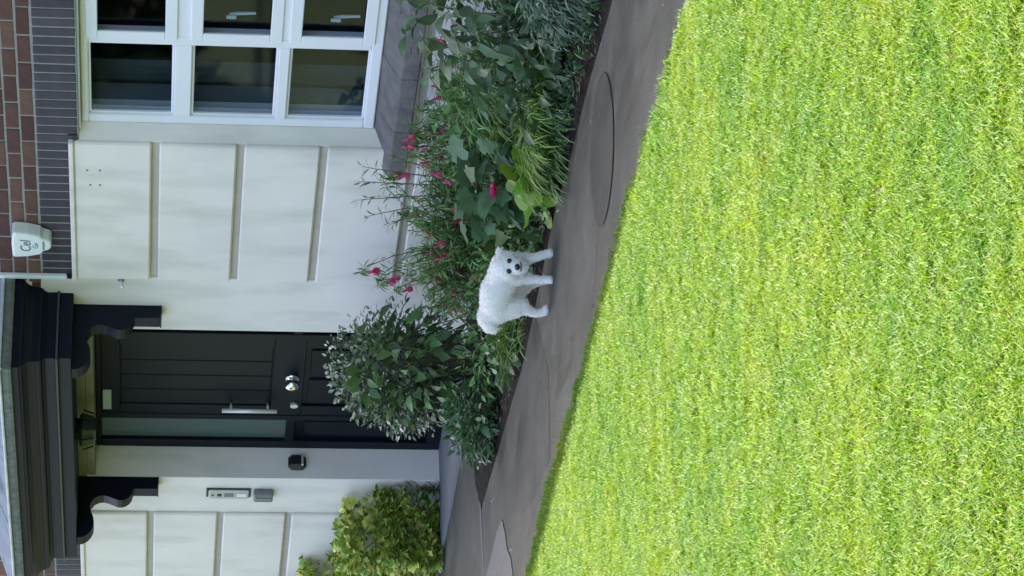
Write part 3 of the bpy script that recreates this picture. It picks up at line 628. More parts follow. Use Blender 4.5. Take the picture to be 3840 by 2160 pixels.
# single crimson rose by the lobed leaves
def rose(loc, r_, label, name='red_rose'):
    root = empty(name, loc, label, 'flower'); v, f = leaf_shape('round', r_ * 1.5, r_ * 1.5, .5); pm = MB().add(v, f).mesh('petal', L_FLOW, smooth=True, tint=True)
    for ringn, (n, tilt, s) in enumerate(((5, .35, 1.0), (5, .8, .8), (4, 1.2, .6))):
        for k in range(n):
            a = 2 * math.pi * k / n + ringn * .6; d = Vector((math.cos(a), math.sin(a), math.tan(tilt)))
            link('petal', pm, root, mw=Matrix.Translation(Vector(loc)) @ basis(d).to_4x4() @ Matrix.Scale(s, 4))
    q = MB(); q.tube([(loc[0] - .04, loc[1] + .06, 0), (loc[0] - .02, loc[1] + .02, loc[2] * .6), loc], .003, 5); q.obj('stem', L_STEM, root)
rose((.33, -1.22, .24), .036, 'single crimson bloom low between the lobed leaves and round leaves')
# F: fuchsia: arching stems set with narrow leaves
def fuchsia(name, loc, n, spread, height, label, seed, mats, leaf_n=20, cone=.5, group=None, thin=False, ysq=.8, lean=0.0):
    r_ = random.Random(seed); root = empty(name, loc, label, 'shrub', group); qs = MB(); ql = MB(); tips = []
    for i in range(n):
        a = r_.uniform(0, 2 * math.pi); s = r_.random() ** .5; h = height * r_.uniform(.55, 1.0) * (1 - .35 * s * s)
        b = Vector(loc) + Vector((math.cos(a) * .35 * s * spread, math.sin(a) * .3 * s * spread * ysq, 0)); t = Vector(loc) + Vector((math.cos(a) * s * spread + lean * h, math.sin(a) * s * spread * ysq, h))
        if t.y > -.03: t.y = -.03
        mid = b.lerp(t, .55) + Vector((0, 0, .10 * height)); pts = [b.lerp(mid, k / 4) * (1 - k / 8) + mid.lerp(t, k / 4) * (k / 8) for k in range(5)]; pts = [b, b.lerp(mid, .5), mid, mid.lerp(t, .55), t + Vector((0, 0, -.01))]
        qs.tube(pts, [.004, .0035, .003, .0022, .0012], 3)
        for k in range(leaf_n):
            u = .22 + .78 * k / leaf_n + r_.uniform(0, .03); seg = min(3, int(u * 4)); p = pts[seg].lerp(pts[seg + 1], min(1, u * 4 - seg)) + rdir(r_) * .008
            ax = (pts[seg + 1] - pts[seg]).normalized(); d = (rdir(r_) + ax * .8 + Vector((0, 0, .1))).normalized()
            add_leaf(ql, r_.choice((narrow, narrow, needle)), p, d, r_.uniform(.6, 1.35), r_, .8)
        tips.append((t, pts[3]))
    ql.obj('foliage', mats, root, smooth=True, tint=True, kind='stuff'); qs.obj('stems', L_STEM, root)
    return root, tips
def flower_mesh(seed):
    r_ = random.Random(seed); q = MB(); q.tube([(0, 0, 0), (0, 0, -.014), (0, 0, -.022)], [.002, .005, .004], 5)
    v, f = leaf_shape('narrow', .026, .011, .5, .3)
    for k in range(4):
        a = math.pi / 2 * k + .3; d = Vector((math.cos(a), math.sin(a), -.6)); B = basis(d); q.add([B @ Vector(x) + Vector((0, 0, -.020)) for x in v], f)
    q.tube([(0, 0, -.022), (0, 0, -.036), (0, 0, -.042)], [.005, .008, .005], 6); return q.mesh('flower', L_FLOW)
fm = [flower_mesh(i) for i in range(3)]
def flower(parent, p, s=1.0, stem=True):
    if stem:
        b = Vector((parent.location.x + rg.uniform(-.15, .15), parent.location.y + rg.uniform(-.1, .1), .05)); t = Vector(p) + Vector((0, 0, .03)); mid = b.lerp(t, .6) + Vector((0, 0, .12))
        pts = [b, b.lerp(mid, .5), mid, mid.lerp(t, .6) + Vector((0, 0, .02)), t, Vector(p)]; q = MB(); q.tube(pts, [.004, .0035, .0028, .0022, .0015, .001], 3); q.obj('flower_stem', L_STEM, parent)
        q = MB()
        for k in range(34):
            u = .35 + .6 * k / 34; sg = min(4, int(u * 5)); pp = pts[sg].lerp(pts[sg + 1], u * 5 - sg); add_leaf(q, rg.choice((narrow, needle)), pp + rdir(rg) * .006, rdir(rg) + Vector((.2, 0, .1)), rg.uniform(.6, 1.3), rg)
        q.obj('stem_leaves', L_FUCH, parent, smooth=True, tint=True, kind='stuff')
    link('flower', rg.choice(fm), parent, mw=Matrix.Translation(Vector(p)) @ Euler((rg.uniform(-.5, .5), rg.uniform(-.5, .5), rg.uniform(0, 6))).to_matrix().to_4x4() @ Matrix.Scale(s, 4))
fu, tp = fuchsia('fuchsia_bush', (-1.02, -.62, 0), 215, .52, .57, 'wide fuchsia bush of narrow leaves and red flowers left of the window', 3, L_FUCH, 26)
fu2, tp2 = fuchsia('fuchsia_bush', (-.42, -.45, 0), 95, .42, .60, 'thin airy fuchsia with red flowers in front of the sill end', 4, L_FUCH, 20)
fu3, tp3 = fuchsia('wispy_shoots', (-.95, -.35, .1), 9, .34, .78, 'few pale wispy shoots standing up against the white panels', 5, L_FUCHL, 26, ysq=.5)
for (x, y, z) in ((-1.66, -.42, .69), (-1.70, -.46, .60), (-1.60, -.50, .58), (-1.55, -.52, .46), (-1.2, -.35, .50), (-.95, -.30, .62), (-.90, -.32, .57), (-1.15, -.75, .40), (-1.35, -.8, .33), (-.75, -.70, .38), (-.70, -.72, .33), (-1.72, -.5, .50)): flower(fu, (x, y, z), rg.uniform(1.4, 2.1))
for (x, y, z) in ((-.52, -.35, .52), (-.45, -.38, .50), (-.60, -.35, .48), (-.35, -.40, .46), (-.30, -.45, .42), (-.55, -.45, .44), (-.2, -.35, .47), (.05, -.35, .46), (.12, -.35, .43), (.3, -.35, .50)): flower(fu2, (x, y, z), rg.uniform(1.3, 1.9))
for par, tips_, n_ in ((fu, tp, 16), (fu2, tp2, 14)):
    for t, t2 in rg.sample(tips_, n_): flower(par, t + Vector((0, 0, .005)), rg.uniform(1.2, 1.8), stem=False)
q = MB()
for k in range(60):
    p = Vector((-1.02 + rg.gauss(0, .05), -.78 + rg.gauss(0, .03), .40 + rg.gauss(0, .018))); add_leaf(q, narrow, p, rdir(rg), .5, rg)
for k in range(60):
    p = Vector((-.82 + rg.gauss(0, .04), -.80 + rg.gauss(0, .03), .36 + rg.gauss(0, .02))); add_leaf(q, narrow, p, rdir(rg), .5, rg)
q.obj('seedheads', L_DRY, fu, tint=True, kind='stuff')
# G + L: rounded shrub by the door: cream-edged small leaves outside, larger green leaves through it
GC = (-2.38, -.58, .46)
foliage_plant('variegated_shrub', (-2.38, -.58, 0), 'rounded shrub of small cream-edged leaves in front of the black door', 'shrub',
    [('foliage', L_VAR, lambda q: mass(q, GC, (.345, .33, .33), 2600, [tiny, sm_ov], rg, (.7, 1.25), .05, .35)),
     ('cream_leaves', L_CREAM, lambda q: mass(q, GC, (.385, .35, .365), 1150, tiny, rg, (.65, 1.1), .0, .82, mask=lambda p: (p.z > .50) or (p.x + p.y * .6 < -2.85)))], 22, .006, spread=(.3, .25, .7))
gl = leafmeshes('ovate', L_BIG2, .105, .055, 5, 12, (.2, .6), .3)
big_leaf_shrub('green_leaf_shrub', (-2.08, -.72, .0), (.34, .26, .34), .42, 230, gl, 'bright green broad-leaved shrub growing through the variegated one', 'shrub', rg, (.6, 1.2), .35, .4, 16)
# dark bare stems under it, a stone
tw = empty('bare_twigs', (-1.85, -.6, 0), 'bare brown twigs beneath the two shrubs beside the door', 'twigs'); q = MB()
for k in range(26): b = Vector((-1.9 + rg.uniform(-.4, .4), -.6 + rg.uniform(-.25, .25), 0)); q.tube([b, b + Vector((rg.uniform(-.08, .08), rg.uniform(-.08, .08), .15)), b + Vector((rg.uniform(-.2, .2), rg.uniform(-.15, .15), .32))], [.006, .004, .002], 4)
q.obj('twigs', L_TWIG, tw, kind='stuff')
def rock(name, loc, s, seed, label):
    bm = bmesh.new(); bmesh.ops.create_icosphere(bm, subdivisions=3, radius=1)
    for v_ in bm.verts: n_ = pnoise(v_.co * 1.3 + Vector((seed, 0, 0))); v_.co = Vector((v_.co.x * s[0], v_.co.y * s[1], v_.co.z * s[2])) * (1 + .35 * n_)
    me = bpy.data.meshes.new(name); bm.to_mesh(me); bm.free(); me.materials.append(mat('pink_brown_stone', (.26, .20, .18), .9, .2, 14, .004, 70, col2=(.36, .30, .27))); link(name, me, None, label, 'rock', mw=Matrix.Translation(loc))
rock('rock', (-1.50, -.55, .16), (.10, .07, .17), 3, 'pinkish-brown upright rock half hidden between fuchsia and door shrub')
# H: small strap and round leaf plant at the path edge left of the dog
hr = leafmeshes('round', L_BIG2, .06, .055, 3, 15, (.1, .5))
big_leaf_shrub('small_round_leaf_plant', (-.98, -1.24, .0), (.19, .15, .08), .07, 60, hr, 'small plant of round green leaves on the path edge left of the dog', 'plant', rg, (.6, 1.1), .4, .4, 6)
foliage_plant('grassy_tuft', (-.92, -1.17, 0), 'grassy green tuft standing behind the small round leaves', 'plant',
    [('blades', L_STRAP, strapfn((-.92, -1.17, .05), 170, .17, .75, 1.3, strap2)), ('low_blades', L_FUCH, strapfn((-.95, -1.2, .03), 130, .2, .8, .9, strap2))], 0)
# I: small dark-green mound by the slab
foliage_plant('mound_plant', (-1.98, -1.10, 0), 'small bushy dark green plant at the corner of the door path', 'plant',
    [('foliage', L_DARKB, lambda q: mass(q, (-1.98, -1.10, .10), (.30, .22, .16), 900, [sm_ov, lob], rg, (.7, 1.2), .05, .2)), ('blades', L_NARR, strapfn((-1.98, -1.08, .05), 150, .2, .8, 1.2, strap2))], 4, spread=(.15, .15, .2))
for k, (x, y, s) in enumerate(((-2.20, -1.05, .018), (-2.27, -1.22, .014), (-2.22, -1.2, .013))):
    pass
# K: low growth between fuchsia and path
foliage_plant('low_green_growth', (-1.3, -1.05, 0), 'low green growth under the fuchsia beside the tail of the dog', 'plant',
    [('foliage', L_BIG2 if False else L_FUCH, lambda q: mass(q, (-1.30, -1.0, .10), (.40, .28, .13), 500, [narrow, sm_ov], rg, (.7, 1.2), .1, .1))], 0)
# J: clipped hedge left of the door step, gold-green
hd = empty('clipped_hedge', (-5.6, -.28, 0), 'dense yellow-green hedge against the wall left of the door', 'hedge')
def hedge(q, n, shape, shell, rg_, zmin=.0, size=(.7, 1.3), gold=False):
    for i in range(n):
        x = rg_.uniform(-6.9, -4.74) if not gold else rg_.uniform(-6.9, -4.78); t = (-4.72 - x); top = .55 + .08 * min(1, t / .5) + .05 * math.sin(x * 5) + .04 * math.sin(x * 13) + (.14 if t > .95 else 0)
        if t < .12: top = .34 + 1.3 * t
        face = rg_.random(); yb = -.50 + .05 * math.sin(x * 7)
        if face < .5: p = Vector((x, yb + rg_.random() ** 2 * .16, rg_.uniform(.02, top))); o = Vector((0, -1, .25))
        elif face < .8: p = Vector((x, rg_.uniform(yb, -.05), top - rg_.random() ** 2 * .12)); o = Vector((0, -.3, 1))
        else: p = Vector((-4.76 + -rg_.random() ** 2 * .15, rg_.uniform(yb, -.05), rg_.uniform(.02, .42))); o = Vector((1, -.3, .3))
        if gold and rg_.random() > .42 + p.z * 1.5: continue  # more gold leaves higher up, painting the top as lit
        add_leaf(q, shape if not isinstance(shape, list) else rg_.choice(shape), p, (o + rdir(rg_) * .9), rg_.uniform(*size), rg_, .9)
lob2 = leaf_shape('lobed', .056, .050)
q = MB(); hedge(q, 4200, [sm_ov, lob, lob2], .5, rg); q.obj('foliage', L_HEDGE, hd, smooth=True, tint=True, kind='stuff')
q = MB(); hedge(q, 2600, [lob2, lob, lob2], .5, rg, gold=True); q.obj('painted_sun_leaves', L_GOLD, hd, smooth=True, tint=True, kind='stuff')
q = MB(); stems(q, (-5.2, -.25, 0), [(-5.6 + rg.uniform(-.9, .7), -.25 + rg.uniform(-.15, .1), rg.uniform(.3, .45)) for _ in range(30)], .008, rg, .3); q.obj('branches', L_TWIG, hd)
# pale frosty sprig at the hedge end
foliage_plant('pale_sprig', (-4.74, -.06, 0), 'pale frosty blue-green sprig at the door end of the hedge', 'plant',
    [('foliage', mat('leaf_frost', (.26, .33, .27), .6, .1, 10, tint=True, trans=.2), lambda q: mass(q, (-4.74, -.08, .12), (.07, .07, .13), 46, leaf_shape('round', .06, .05, .3), rg, (.6, 1.2), .0, .2))], 4, spread=(.05, .05, .22))
# fallen petals and tiny debris on path and bed
for (x, y, s, lb) in ((.62, -1.53, .012, 'tiny pale petal on the path beside the round-leaved plant'), (-1.55, -2.10, .016, 'pale curled leaf lying near the lawn edge on the left of the path'), (-2.18, -1.50, .020, 'thin whitish twig lying at the bed edge of the path')):
    v, f = leaf_shape('ovate', s * 2.2, s, .8, .5); MB().add([(a, b, c) for a, b, c in v], f).obj('fallen_petal', L_PALEB, None, label=lb, cat='petal').matrix_world = Matrix.Translation((x, y, .016)) @ Matrix.Rotation(rg.uniform(0, 6), 4, 'Z')
for k in range(5):
    pass
# weeds on the porch roof
wd = empty('roof_weed', (-3.9, -.5, 2.63), 'small green weed rooted on the porch lead roof', 'weed'); q = MB()
for k in range(60): add_leaf(q, tiny, Vector((-3.95 + rg.gauss(0, .05), -.50 + rg.gauss(0, .03), 2.66 + abs(rg.gauss(0, .04)))), rdir(rg) + Vector((0, 0, .7)), .8, rg)
q.obj('leaves', L_HEDGE, wd, tint=True, kind='stuff')

# trees on the far side of the street, which the window glass reflects
for k, (x, y, h) in enumerate(((-30, -19, 7.5), (-26, -24, 6.5), (-36, -15, 8.0), (-21, -29, 7.0), (-42, -22, 9.0))):
    t = empty('street_tree', (x, y, 0), 'broad dark tree across the street, ' + ('nearest the gate', 'rather low', 'behind the nearest one', 'furthest right', 'tallest of the row')[k], 'tree', 'trees across the street seen in the window glass')
    q = MB(); q.tube([(x, y, -.05), (x + .1, y, h * .3), (x - .1, y + .1, h * .6)], [.28, .2, .1], 8); q.obj('trunk', L_TWIG, t)
    q = MB(); mass(q, (x, y, h * .55), (3.4, 3.4, h * .52), 1500, leaf_shape('ovate', .75, .5, .3, .3), rg, shell=.3, zmin=.2); q.obj('crown', L_DARKB, t, tint=True, kind='stuff')

# leaf litter and small pale blossoms along the bed edge
q = MB()
for k in range(420):
    x = rg.uniform(-2.3, 3.0); add_leaf(q, sm_ov, Vector((x, bed_edge(x) + rg.random() ** 1.5 * .45 + .01, .012 + rg.random() * .02)), Vector((rg.uniform(-1, 1), rg.uniform(-1, 1), .1)), rg.uniform(.4, .9), rg, .5)
q.obj('leaf_litter', mat('dead_leaf', (.035, .026, .014), .9, .3, 20, col2=(.10, .075, .035), tint=True), None, tint=True, label='brown fallen leaves scattered on the dark soil beside the path', cat='leaf litter', kind='stuff')
q = MB()
for k in range(900):
    x = rg.uniform(-.7, 2.6); y = bed_edge(x) + .04 + rg.random() ** 1.3 * .22; add_leaf(q, rg.choice((narrow, sm_ov, needle)), Vector((x, y, .01 + rg.random() * .05)), Vector((rg.uniform(-1, 1), rg.uniform(-1, .6), rg.uniform(.2, 1.2))), rg.uniform(.5, 1.1), rg, .8)
q.obj('ground_cover', L_DARKB, None, tint=True, label='low dark green ground cover creeping along the path side of the bed', cat='ground cover', kind='stuff')
pp_ = bpy.data.objects['small_round_leaf_plant']; v, f = leaf_shape('ovate', .026, .016, .3, .3); pm = MB().add(v, f).mesh('white_petal', L_PALEB, tint=True)
for x, y, z in ((-1.02, -1.28, .16), (-1.10, -1.15, .15), (-.88, -1.30, .11)): link('white_petal', pm, pp_, mw=Matrix.Translation((x, y, z)) @ basis(rdir(rg)).to_4x4())
pp_ = bpy.data.objects['mound_plant']
for x, y, z in ((-2.20, -1.15, .17), (-2.14, -1.28, .08), (-2.24, -1.22, .07), (-2.1, -1.30, .04)): link('white_petal', pm, pp_, mw=Matrix.Translation((x, y, z)) @ basis(rdir(rg)).to_4x4())

q = MB()
for k in range(150):
    x = rg.uniform(-3.2, 4.2); t = rg.random(); y = bed_edge(max(x, -2.7)) * (1 - t) + grass_edge(x) * t if rg.random() < .5 else (grass_edge(x) + rg.random() ** 2 * .2)
    add_leaf(q, sm_ov, Vector((x, y, .006)), Vector((rg.uniform(-1, 1), rg.uniform(-1, 1), .05)), rg.uniform(.12, .38), rg, .3)
q.obj('path_debris', mat('pale_debris', (.16, .13, .08), .9, .3, 20, col2=(.34, .30, .20), tint=True), None, tint=True, label='scraps of dry leaf and grass clippings lying on the path', cat='debris', kind='stuff')

foliage_plant('leafy_bed_shrub', (2.75, -.75, 0), 'mid green leafy shrub further right along the bed, past the window', 'shrub',
    [('foliage', L_FUCH, lambda q: mass(q, (2.75, -.75, .32), (.6, .42, .34), 1800, [sm_ov, leaf_shape('ovate', .09, .04, .4, .3)], rg, droop=.3, shell=.3))], 14, spread=(.4, .3, .6))
foliage_plant('spreading_bed_shrub', (4.1, -.80, 0), 'wide grey-green shrub at the far right end of the bed', 'shrub',
    [('foliage', L_VAR, lambda q: mass(q, (4.1, -.80, .26), (.75, .45, .30), 1800, [sm_ov, tiny, narrow], rg, droop=.2, shell=.3))], 14, spread=(.4, .3, .5))

foliage_plant('filler_perennial', (.05, -.55, 0), 'soft mid green perennial filling the bed between the sill end fuchsia and lobed leaves', 'plant',
    [('foliage', L_FUCH, lambda q: mass(q, (.10, -.60, .24), (.48, .28, .22), 1500, [narrow, sm_ov, leaf_shape('ovate', .07, .03, .3, .3)], rg, (.6, 1.2), .15, .2))], 10, spread=(.4, .2, .4))

# ------------------------------------------------------------------ the dog
def build_dog():
    O = Vector((.276, -1.706, 0)); Lv = Vector((.52865, .84884, 0)); Dv = Vector((-.84765, .53056, 0))
    def W(l, d, z): return O + Lv * l + Dv * d + Vector((0, 0, z))
    bm = bmesh.new()
    def ball(p, r_, s=(1, 1, 1)):
        M4 = Matrix((Lv, Dv, Vector((0, 0, 1)))).transposed().to_4x4()
        bmesh.ops.create_icosphere(bm, subdivisions=3, radius=r_, matrix=Matrix.Translation(W(*p)) @ M4 @ Matrix.Diagonal((*s, 1)))
    def chain(pts):
        for (a, b) in zip(pts[:-1], pts[1:]):
            n = max(2, int((W(*a[:3]) - W(*b[:3])).length / (min(a[3], b[3]) * .45)))
            for k in range(n + 1):
                t = k / n; ball([a[i] * (1 - t) + b[i] * t for i in range(3)], a[3] * (1 - t) + b[3] * t)
    # trunk
    chain([(.085, .045, .190, .055), (.045, .07, .218, .064), (-.01, .10, .242, .071), (-.06, .135, .243, .070), (-.095, .160, .238, .069)])
    chain([(.10, .03, .150, .040), (.06, .05, .165, .045)])
    chain([(.045, .06, .235, .056), (.095, .0, .232, .050)])            # neck
    # head, topknot, muzzle, beard
    ball((.100, -.030, .215), .056, (1, .95, 1)); ball((.098, -.028, .240), .040); ball((.130, -.03, .205), .030); ball((.068, -.03, .205), .032)
    ball((.096, -.070, .186), .028, (1.2, 1, .9)); ball((.092, -.090, .173), .024, (1.15, 1, .9)); ball((.092, -.068, .155), .028, (1.1, 1, .9)); ball((.112, -.068, .172), .018); ball((.074, -.068, .172), .018)
    chain([(.140, -.005, .240, .022), (.166, -.008, .246, .013)])      # ear away
    chain([(.060, -.005, .235, .024), (.046, -.012, .195, .018), (.048, -.015, .178, .012)])    # ear near
    # legs
    chain([(.050, .035, .180, .040), (.042, .026, .120, .0235), (.038, .018, .085, .0185), (.038, .010, .040, .0168), (.037, .004, .018, .0172)]); ball((.036, -.006, .014), .0165, (1, 1.25, .85))
    chain([(.118, .050, .175, .036), (.130, .042, .120, .0245), (.136, .034, .085, .0205), (.148, .026, .042, .0180), (.156, .022, .018, .0185)]); ball((.159, .012, .014), .016, (1, 1.25, .85))
    chain([(-.090, .150, .205, .058), (-.090, .140, .160, .045), (-.080, .130, .125, .031), (-.104, .140, .092, .0225), (-.116, .146, .062, .0175), (-.110, .144, .022, .0165)]); ball((-.098, .136, .014), .0175, (1.25, 1.1, .8))
    chain([(-.045, .205, .195, .050), (-.015, .205, .125, .032), (.012, .215, .085, .023), (.026, .215, .05, .018), (.034, .212, .018, .017)]); ball((.038, .203, .014), .016, (1.2, 1.1, .8))
    # tail hanging over the rump
    chain([(-.105, .170, .285, .030), (-.145, .172, .285, .034), (-.175, .168, .268, .029), (-.190, .165, .250, .020), (-.197, .163, .240, .012)])
    me = bpy.data.meshes.new('dog'); bm.to_mesh(me); bm.free()
    t = bpy.data.objects.new('tmp', me); COL.objects.link(t)
    rm = t.modifiers.new('r', 'REMESH'); rm.mode = 'VOXEL'; rm.voxel_size = .0042
    sm_ = t.modifiers.new('s', 'SMOOTH'); sm_.factor = .6; sm_.iterations = 7
    bpy.context.view_layer.update(); body = bpy.data.meshes.new_from_object(t.evaluated_get(bpy.context.evaluated_depsgraph_get())); bpy.data.objects.remove(t)
    for v in body.vertices:      # loose curls
        n = pnoise(v.co * 55) * .0026 + pnoise(v.co * 140) * .0012; v.co += v.normal * n
    M_FUR = mat('white_fur', (.93, .91, .88), .9, .04, 40, .001, 220, spec=.1, col2=(.93, .92, .90), trans=.3)
    body.materials.clear(); body.materials.append(M_FUR); body.polygons.foreach_set('use_smooth', [True] * len(body.polygons))
    root = bpy.data.objects.new('dog', None); COL.objects.link(root); root.location = O; root['label'] = 'small fluffy white dog standing on the path edge, looking at the camera'; root['category'] = 'dog'
    body.name = 'body'; link('body', body, root)
    # coat: short curved tufts
    r_ = random.Random(9); q = MB(); polys = list(body.polygons); areas = np.array([p.area for p in polys]); cdf = np.cumsum(areas) / areas.sum(); idx = np.searchsorted(cdf, np.array([r_.random() for _ in range(15000)]))
    hc = W(.10, -.08, .19)
    for i in idx:
        p = polys[int(i)]; c = p.center; n = p.normal
        face = (c - hc).length < .05
        if c.z < .004: continue
        ln = r_.uniform(.005, .012) * (.55 if face else 1) * (.6 if c.z < .10 else 1); d = (n + rdir(r_) * .7 + Vector((0, 0, -.35))).normalized(); s = d.cross(rdir(r_)).normalized() * r_.uniform(.0009, .0016)
        b = c - n * .001; mid = b + n * ln * .5 + d * ln * .2; tip = b + d * ln + n * ln * .3; q.add([b - s, b + s, mid + s * .8, mid - s * .8, tip], [(0, 1, 2, 3), (3, 2, 4)], r_.random())
    q.obj('fur', M_FUR, root, tint=True, kind='stuff')
    M_EYE = mat('dark_eye', (.012, .009, .008), .12, .1, 5); M_NOSE = mat('black_nose', (.014, .012, .012), .4, .1, 60)
    for (l, d, z) in ((.117, -.077, .209), (.072, -.078, .210)):
        b2 = bmesh.new(); bmesh.ops.create_uvsphere(b2, u_segments=16, v_segments=10, radius=.0120, matrix=Matrix.Translation(W(l, d, z))); m2 = bpy.data.meshes.new('eye'); b2.to_mesh(m2); b2.free(); m2.materials.append(M_EYE); m2.polygons.foreach_set('use_smooth', [True] * len(m2.polygons)); link('eye', m2, root)
    b2 = bmesh.new(); bmesh.ops.create_uvsphere(b2, u_segments=16, v_segments=10, radius=.0145, matrix=Matrix.Translation(W(.091, -.114, .178)) @ Matrix.Diagonal((1.15, 1, .85, 1))); m2 = bpy.data.meshes.new('nose'); b2.to_mesh(m2); b2.free(); m2.materials.append(M_NOSE); m2.polygons.foreach_set('use_smooth', [True] * len(m2.polygons)); link('nose', m2, root)
    q = MB(); q.tube([W(.112, -.103, .164), W(.102, -.111, .159), W(.092, -.1135, .162), W(.082, -.111, .159), W(.073, -.103, .164)], .0026, 6); q.obj('mouth', M_NOSE, root)
build_dog()

# ------------------------------------------------------------------ lawn
def build_lawn():
    mb = MB(); xs = [-30 + i * .5 for i in range(121)]
    for x in xs: mb.v += [(x, grass_edge(x), -.004), (x, -40, -.004)]; mb.t += [.5, .5]
    mb.f = [(2 * i, 2 * i + 1, 2 * i + 3, 2 * i + 2) for i in range(len(xs) - 1)]; mb.obj('lawn', M_EARTHL, kind='structure')
    # one object: a tuft patch scattered by geometry nodes over the visible lawn
    r_ = random.Random(5); q = MB()
    for i in range(115):
        a = r_.uniform(0, 2 * math.pi); rr = math.sqrt(r_.random()) * .055; p = Vector((rr * math.cos(a), rr * math.sin(a), 0)); ht = r_.uniform(.010, .036); wd = r_.uniform(.0020, .0036)
        b = r_.uniform(0, 2 * math.pi); ln = Vector((math.cos(b), math.sin(b), 0)); sd_ = Vector((-ln.y, ln.x, 0)) * wd / 2; lean = r_.uniform(.2, 1.3) * ht; t = r_.random()
        p1 = p + ln * lean * .35 + Vector((0, 0, ht * .6)); p2 = p + ln * lean + Vector((0, 0, ht * r_.uniform(.7, 1.0)))
        q.add([p - sd_, p + sd_, p1 + sd_ * .9, p1 - sd_ * .9, p2], [(0, 1, 2, 3), (3, 2, 4)], t)
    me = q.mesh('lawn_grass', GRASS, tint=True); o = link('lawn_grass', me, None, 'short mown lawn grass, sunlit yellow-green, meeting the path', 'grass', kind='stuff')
    ng = bpy.data.node_groups.new('scatter', 'GeometryNodeTree'); ng.interface.new_socket('Geometry', in_out='INPUT', socket_type='NodeSocketGeometry'); ng.interface.new_socket('Geometry', in_out='OUTPUT', socket_type='NodeSocketGeometry')
    N = ng.nodes; L = ng.links; gi = N.new('NodeGroupInput'); go = N.new('NodeGroupOutput')
    gr = N.new('GeometryNodeMeshGrid'); W_, H_ = 17.0, 6.6; gr.inputs[0].default_value = W_; gr.inputs[1].default_value = H_; gr.inputs[2].default_value = 2; gr.inputs[3].default_value = 2
    tr = N.new('GeometryNodeTransform'); tr.inputs['Translation'].default_value = (1.5, -2.40 - H_ / 2, -.004); L.new(gr.outputs[0], tr.inputs[0])
    dp = N.new('GeometryNodeDistributePointsOnFaces'); dp.inputs['Density'].default_value = 620; L.new(tr.outputs[0], dp.inputs[0])
    # keep only points on the lawn side of the path edge
    ps = N.new('GeometryNodeInputPosition'); sx_ = N.new('ShaderNodeSeparateXYZ'); L.new(ps.outputs[0], sx_.inputs[0])
    def math_(op, a, b=None):
        n = N.new('ShaderNodeMath'); n.operation = op
        for i, s in enumerate((a, b)):
            if s is None: continue
            if isinstance(s, (int, float)): n.inputs[i].default_value = s
            else: L.new(s, n.inputs[i])
        return n.outputs[0]
    X, Y = sx_.outputs[0], sx_.outputs[1]
    e = math_('MULTIPLY', math_('MINIMUM', math_('MAXIMUM', math_('SUBTRACT', X, .3), 0.0), 3.3), -.055)
    e = math_('SUBTRACT', e, math_('MULTIPLY', math_('SINE', math_('MULTIPLY', X, 2.3)), .012)); e = math_('SUBTRACT', e, math_('MULTIPLY', math_('SINE', math_('ADD', math_('MULTIPLY', X, 7.1), 1.0)), .006))
    nzt = N.new('ShaderNodeTexNoise'); nzt.inputs['Scale'].default_value = 9; e = math_('ADD', e, math_('MULTIPLY', math_('SUBTRACT', nzt.outputs[0], .5), .07))
    e = math_('ADD', e, -2.50)
    sel = math_('GREATER_THAN', Y, e); de = N.new('GeometryNodeDeleteGeometry'); L.new(dp.outputs[0], de.inputs[0]); L.new(sel, de.inputs[1])
    ip = N.new('GeometryNodeInstanceOnPoints'); L.new(de.outputs[0], ip.inputs['Points']); L.new(gi.outputs[0], ip.inputs['Instance'])
    rr_ = N.new('FunctionNodeRandomValue'); rr_.data_type = 'FLOAT_VECTOR'; rr_.inputs[0].default_value = (-.12, -.12, 0); rr_.inputs[1].default_value = (.12, .12, 6.283); L.new(rr_.outputs[0], ip.inputs['Rotation'])
    n2 = N.new('ShaderNodeTexNoise'); n2.inputs['Scale'].default_value = 1.3; n2.inputs['Detail'].default_value = 3
    rs = N.new('FunctionNodeRandomValue'); rs.data_type = 'FLOAT'; rs.inputs[2].default_value = .75; rs.inputs[3].default_value = 1.25
    L.new(math_('MULTIPLY', rs.outputs[1], math_('ADD', math_('MULTIPLY', n2.outputs[0], .7), .62)), ip.inputs['Scale'])
    L.new(ip.outputs[0], go.inputs[0]); md = o.modifiers.new('scatter', 'NODES'); md.node_group = ng
GRASS = mat('grass_blade', (.110, .245, .011), .55, .2, 5, col2=(.185, .338, .022), tint=True, tv=.28, trans=.45, hue=.018, spec=.2)
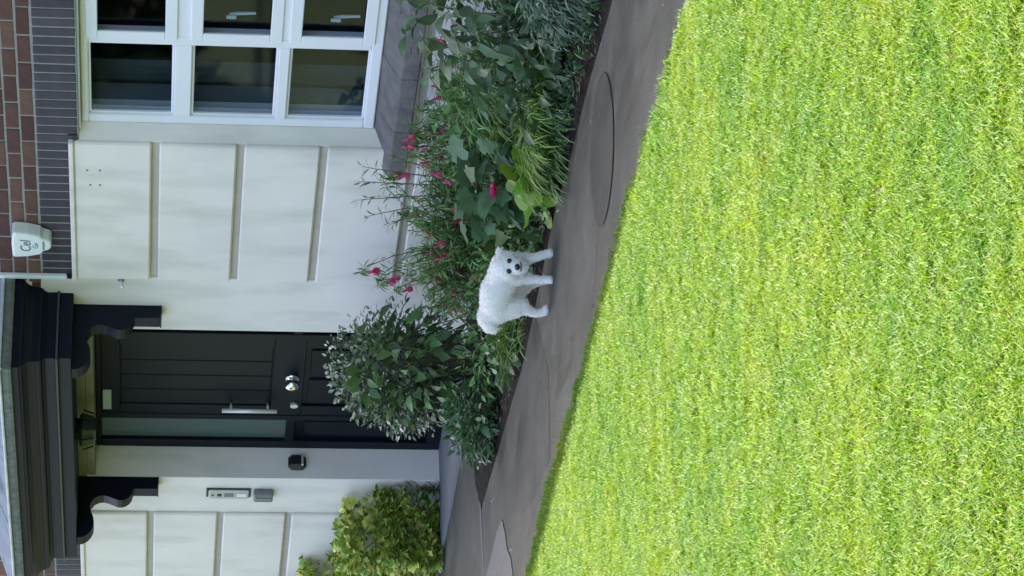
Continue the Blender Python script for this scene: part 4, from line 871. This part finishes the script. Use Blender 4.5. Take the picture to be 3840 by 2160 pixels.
def grass_patches():
    N = GRASS.node_tree.nodes; L = GRASS.node_tree.links; P = N['Principled BSDF']; src = P.inputs['Base Color'].links[0].from_socket
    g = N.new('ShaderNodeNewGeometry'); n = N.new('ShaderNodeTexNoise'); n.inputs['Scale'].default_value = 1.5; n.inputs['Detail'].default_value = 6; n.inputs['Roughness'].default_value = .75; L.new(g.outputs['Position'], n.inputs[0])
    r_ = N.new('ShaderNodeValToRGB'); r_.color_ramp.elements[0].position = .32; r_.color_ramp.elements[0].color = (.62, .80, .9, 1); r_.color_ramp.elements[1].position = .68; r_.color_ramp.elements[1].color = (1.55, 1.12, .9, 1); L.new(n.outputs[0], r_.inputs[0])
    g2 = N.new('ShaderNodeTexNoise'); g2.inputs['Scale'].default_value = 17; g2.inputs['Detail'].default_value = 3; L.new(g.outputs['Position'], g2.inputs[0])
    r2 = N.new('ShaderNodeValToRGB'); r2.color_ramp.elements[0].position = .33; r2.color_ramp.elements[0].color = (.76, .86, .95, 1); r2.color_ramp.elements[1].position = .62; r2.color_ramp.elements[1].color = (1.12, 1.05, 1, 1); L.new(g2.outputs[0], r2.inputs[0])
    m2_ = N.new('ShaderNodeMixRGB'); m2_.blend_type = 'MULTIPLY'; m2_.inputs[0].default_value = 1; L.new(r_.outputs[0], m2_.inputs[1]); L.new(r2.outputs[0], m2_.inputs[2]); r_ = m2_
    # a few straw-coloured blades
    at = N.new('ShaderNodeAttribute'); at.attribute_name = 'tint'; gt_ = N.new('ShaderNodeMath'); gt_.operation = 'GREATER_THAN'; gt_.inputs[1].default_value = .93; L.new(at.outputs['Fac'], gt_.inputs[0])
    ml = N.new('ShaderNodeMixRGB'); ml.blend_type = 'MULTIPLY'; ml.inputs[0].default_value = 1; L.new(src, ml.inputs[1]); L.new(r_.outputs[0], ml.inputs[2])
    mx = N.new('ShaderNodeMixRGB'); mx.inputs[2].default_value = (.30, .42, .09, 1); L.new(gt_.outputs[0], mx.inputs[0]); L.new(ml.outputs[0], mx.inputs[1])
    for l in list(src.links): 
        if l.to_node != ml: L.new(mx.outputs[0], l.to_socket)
grass_patches()
build_lawn()
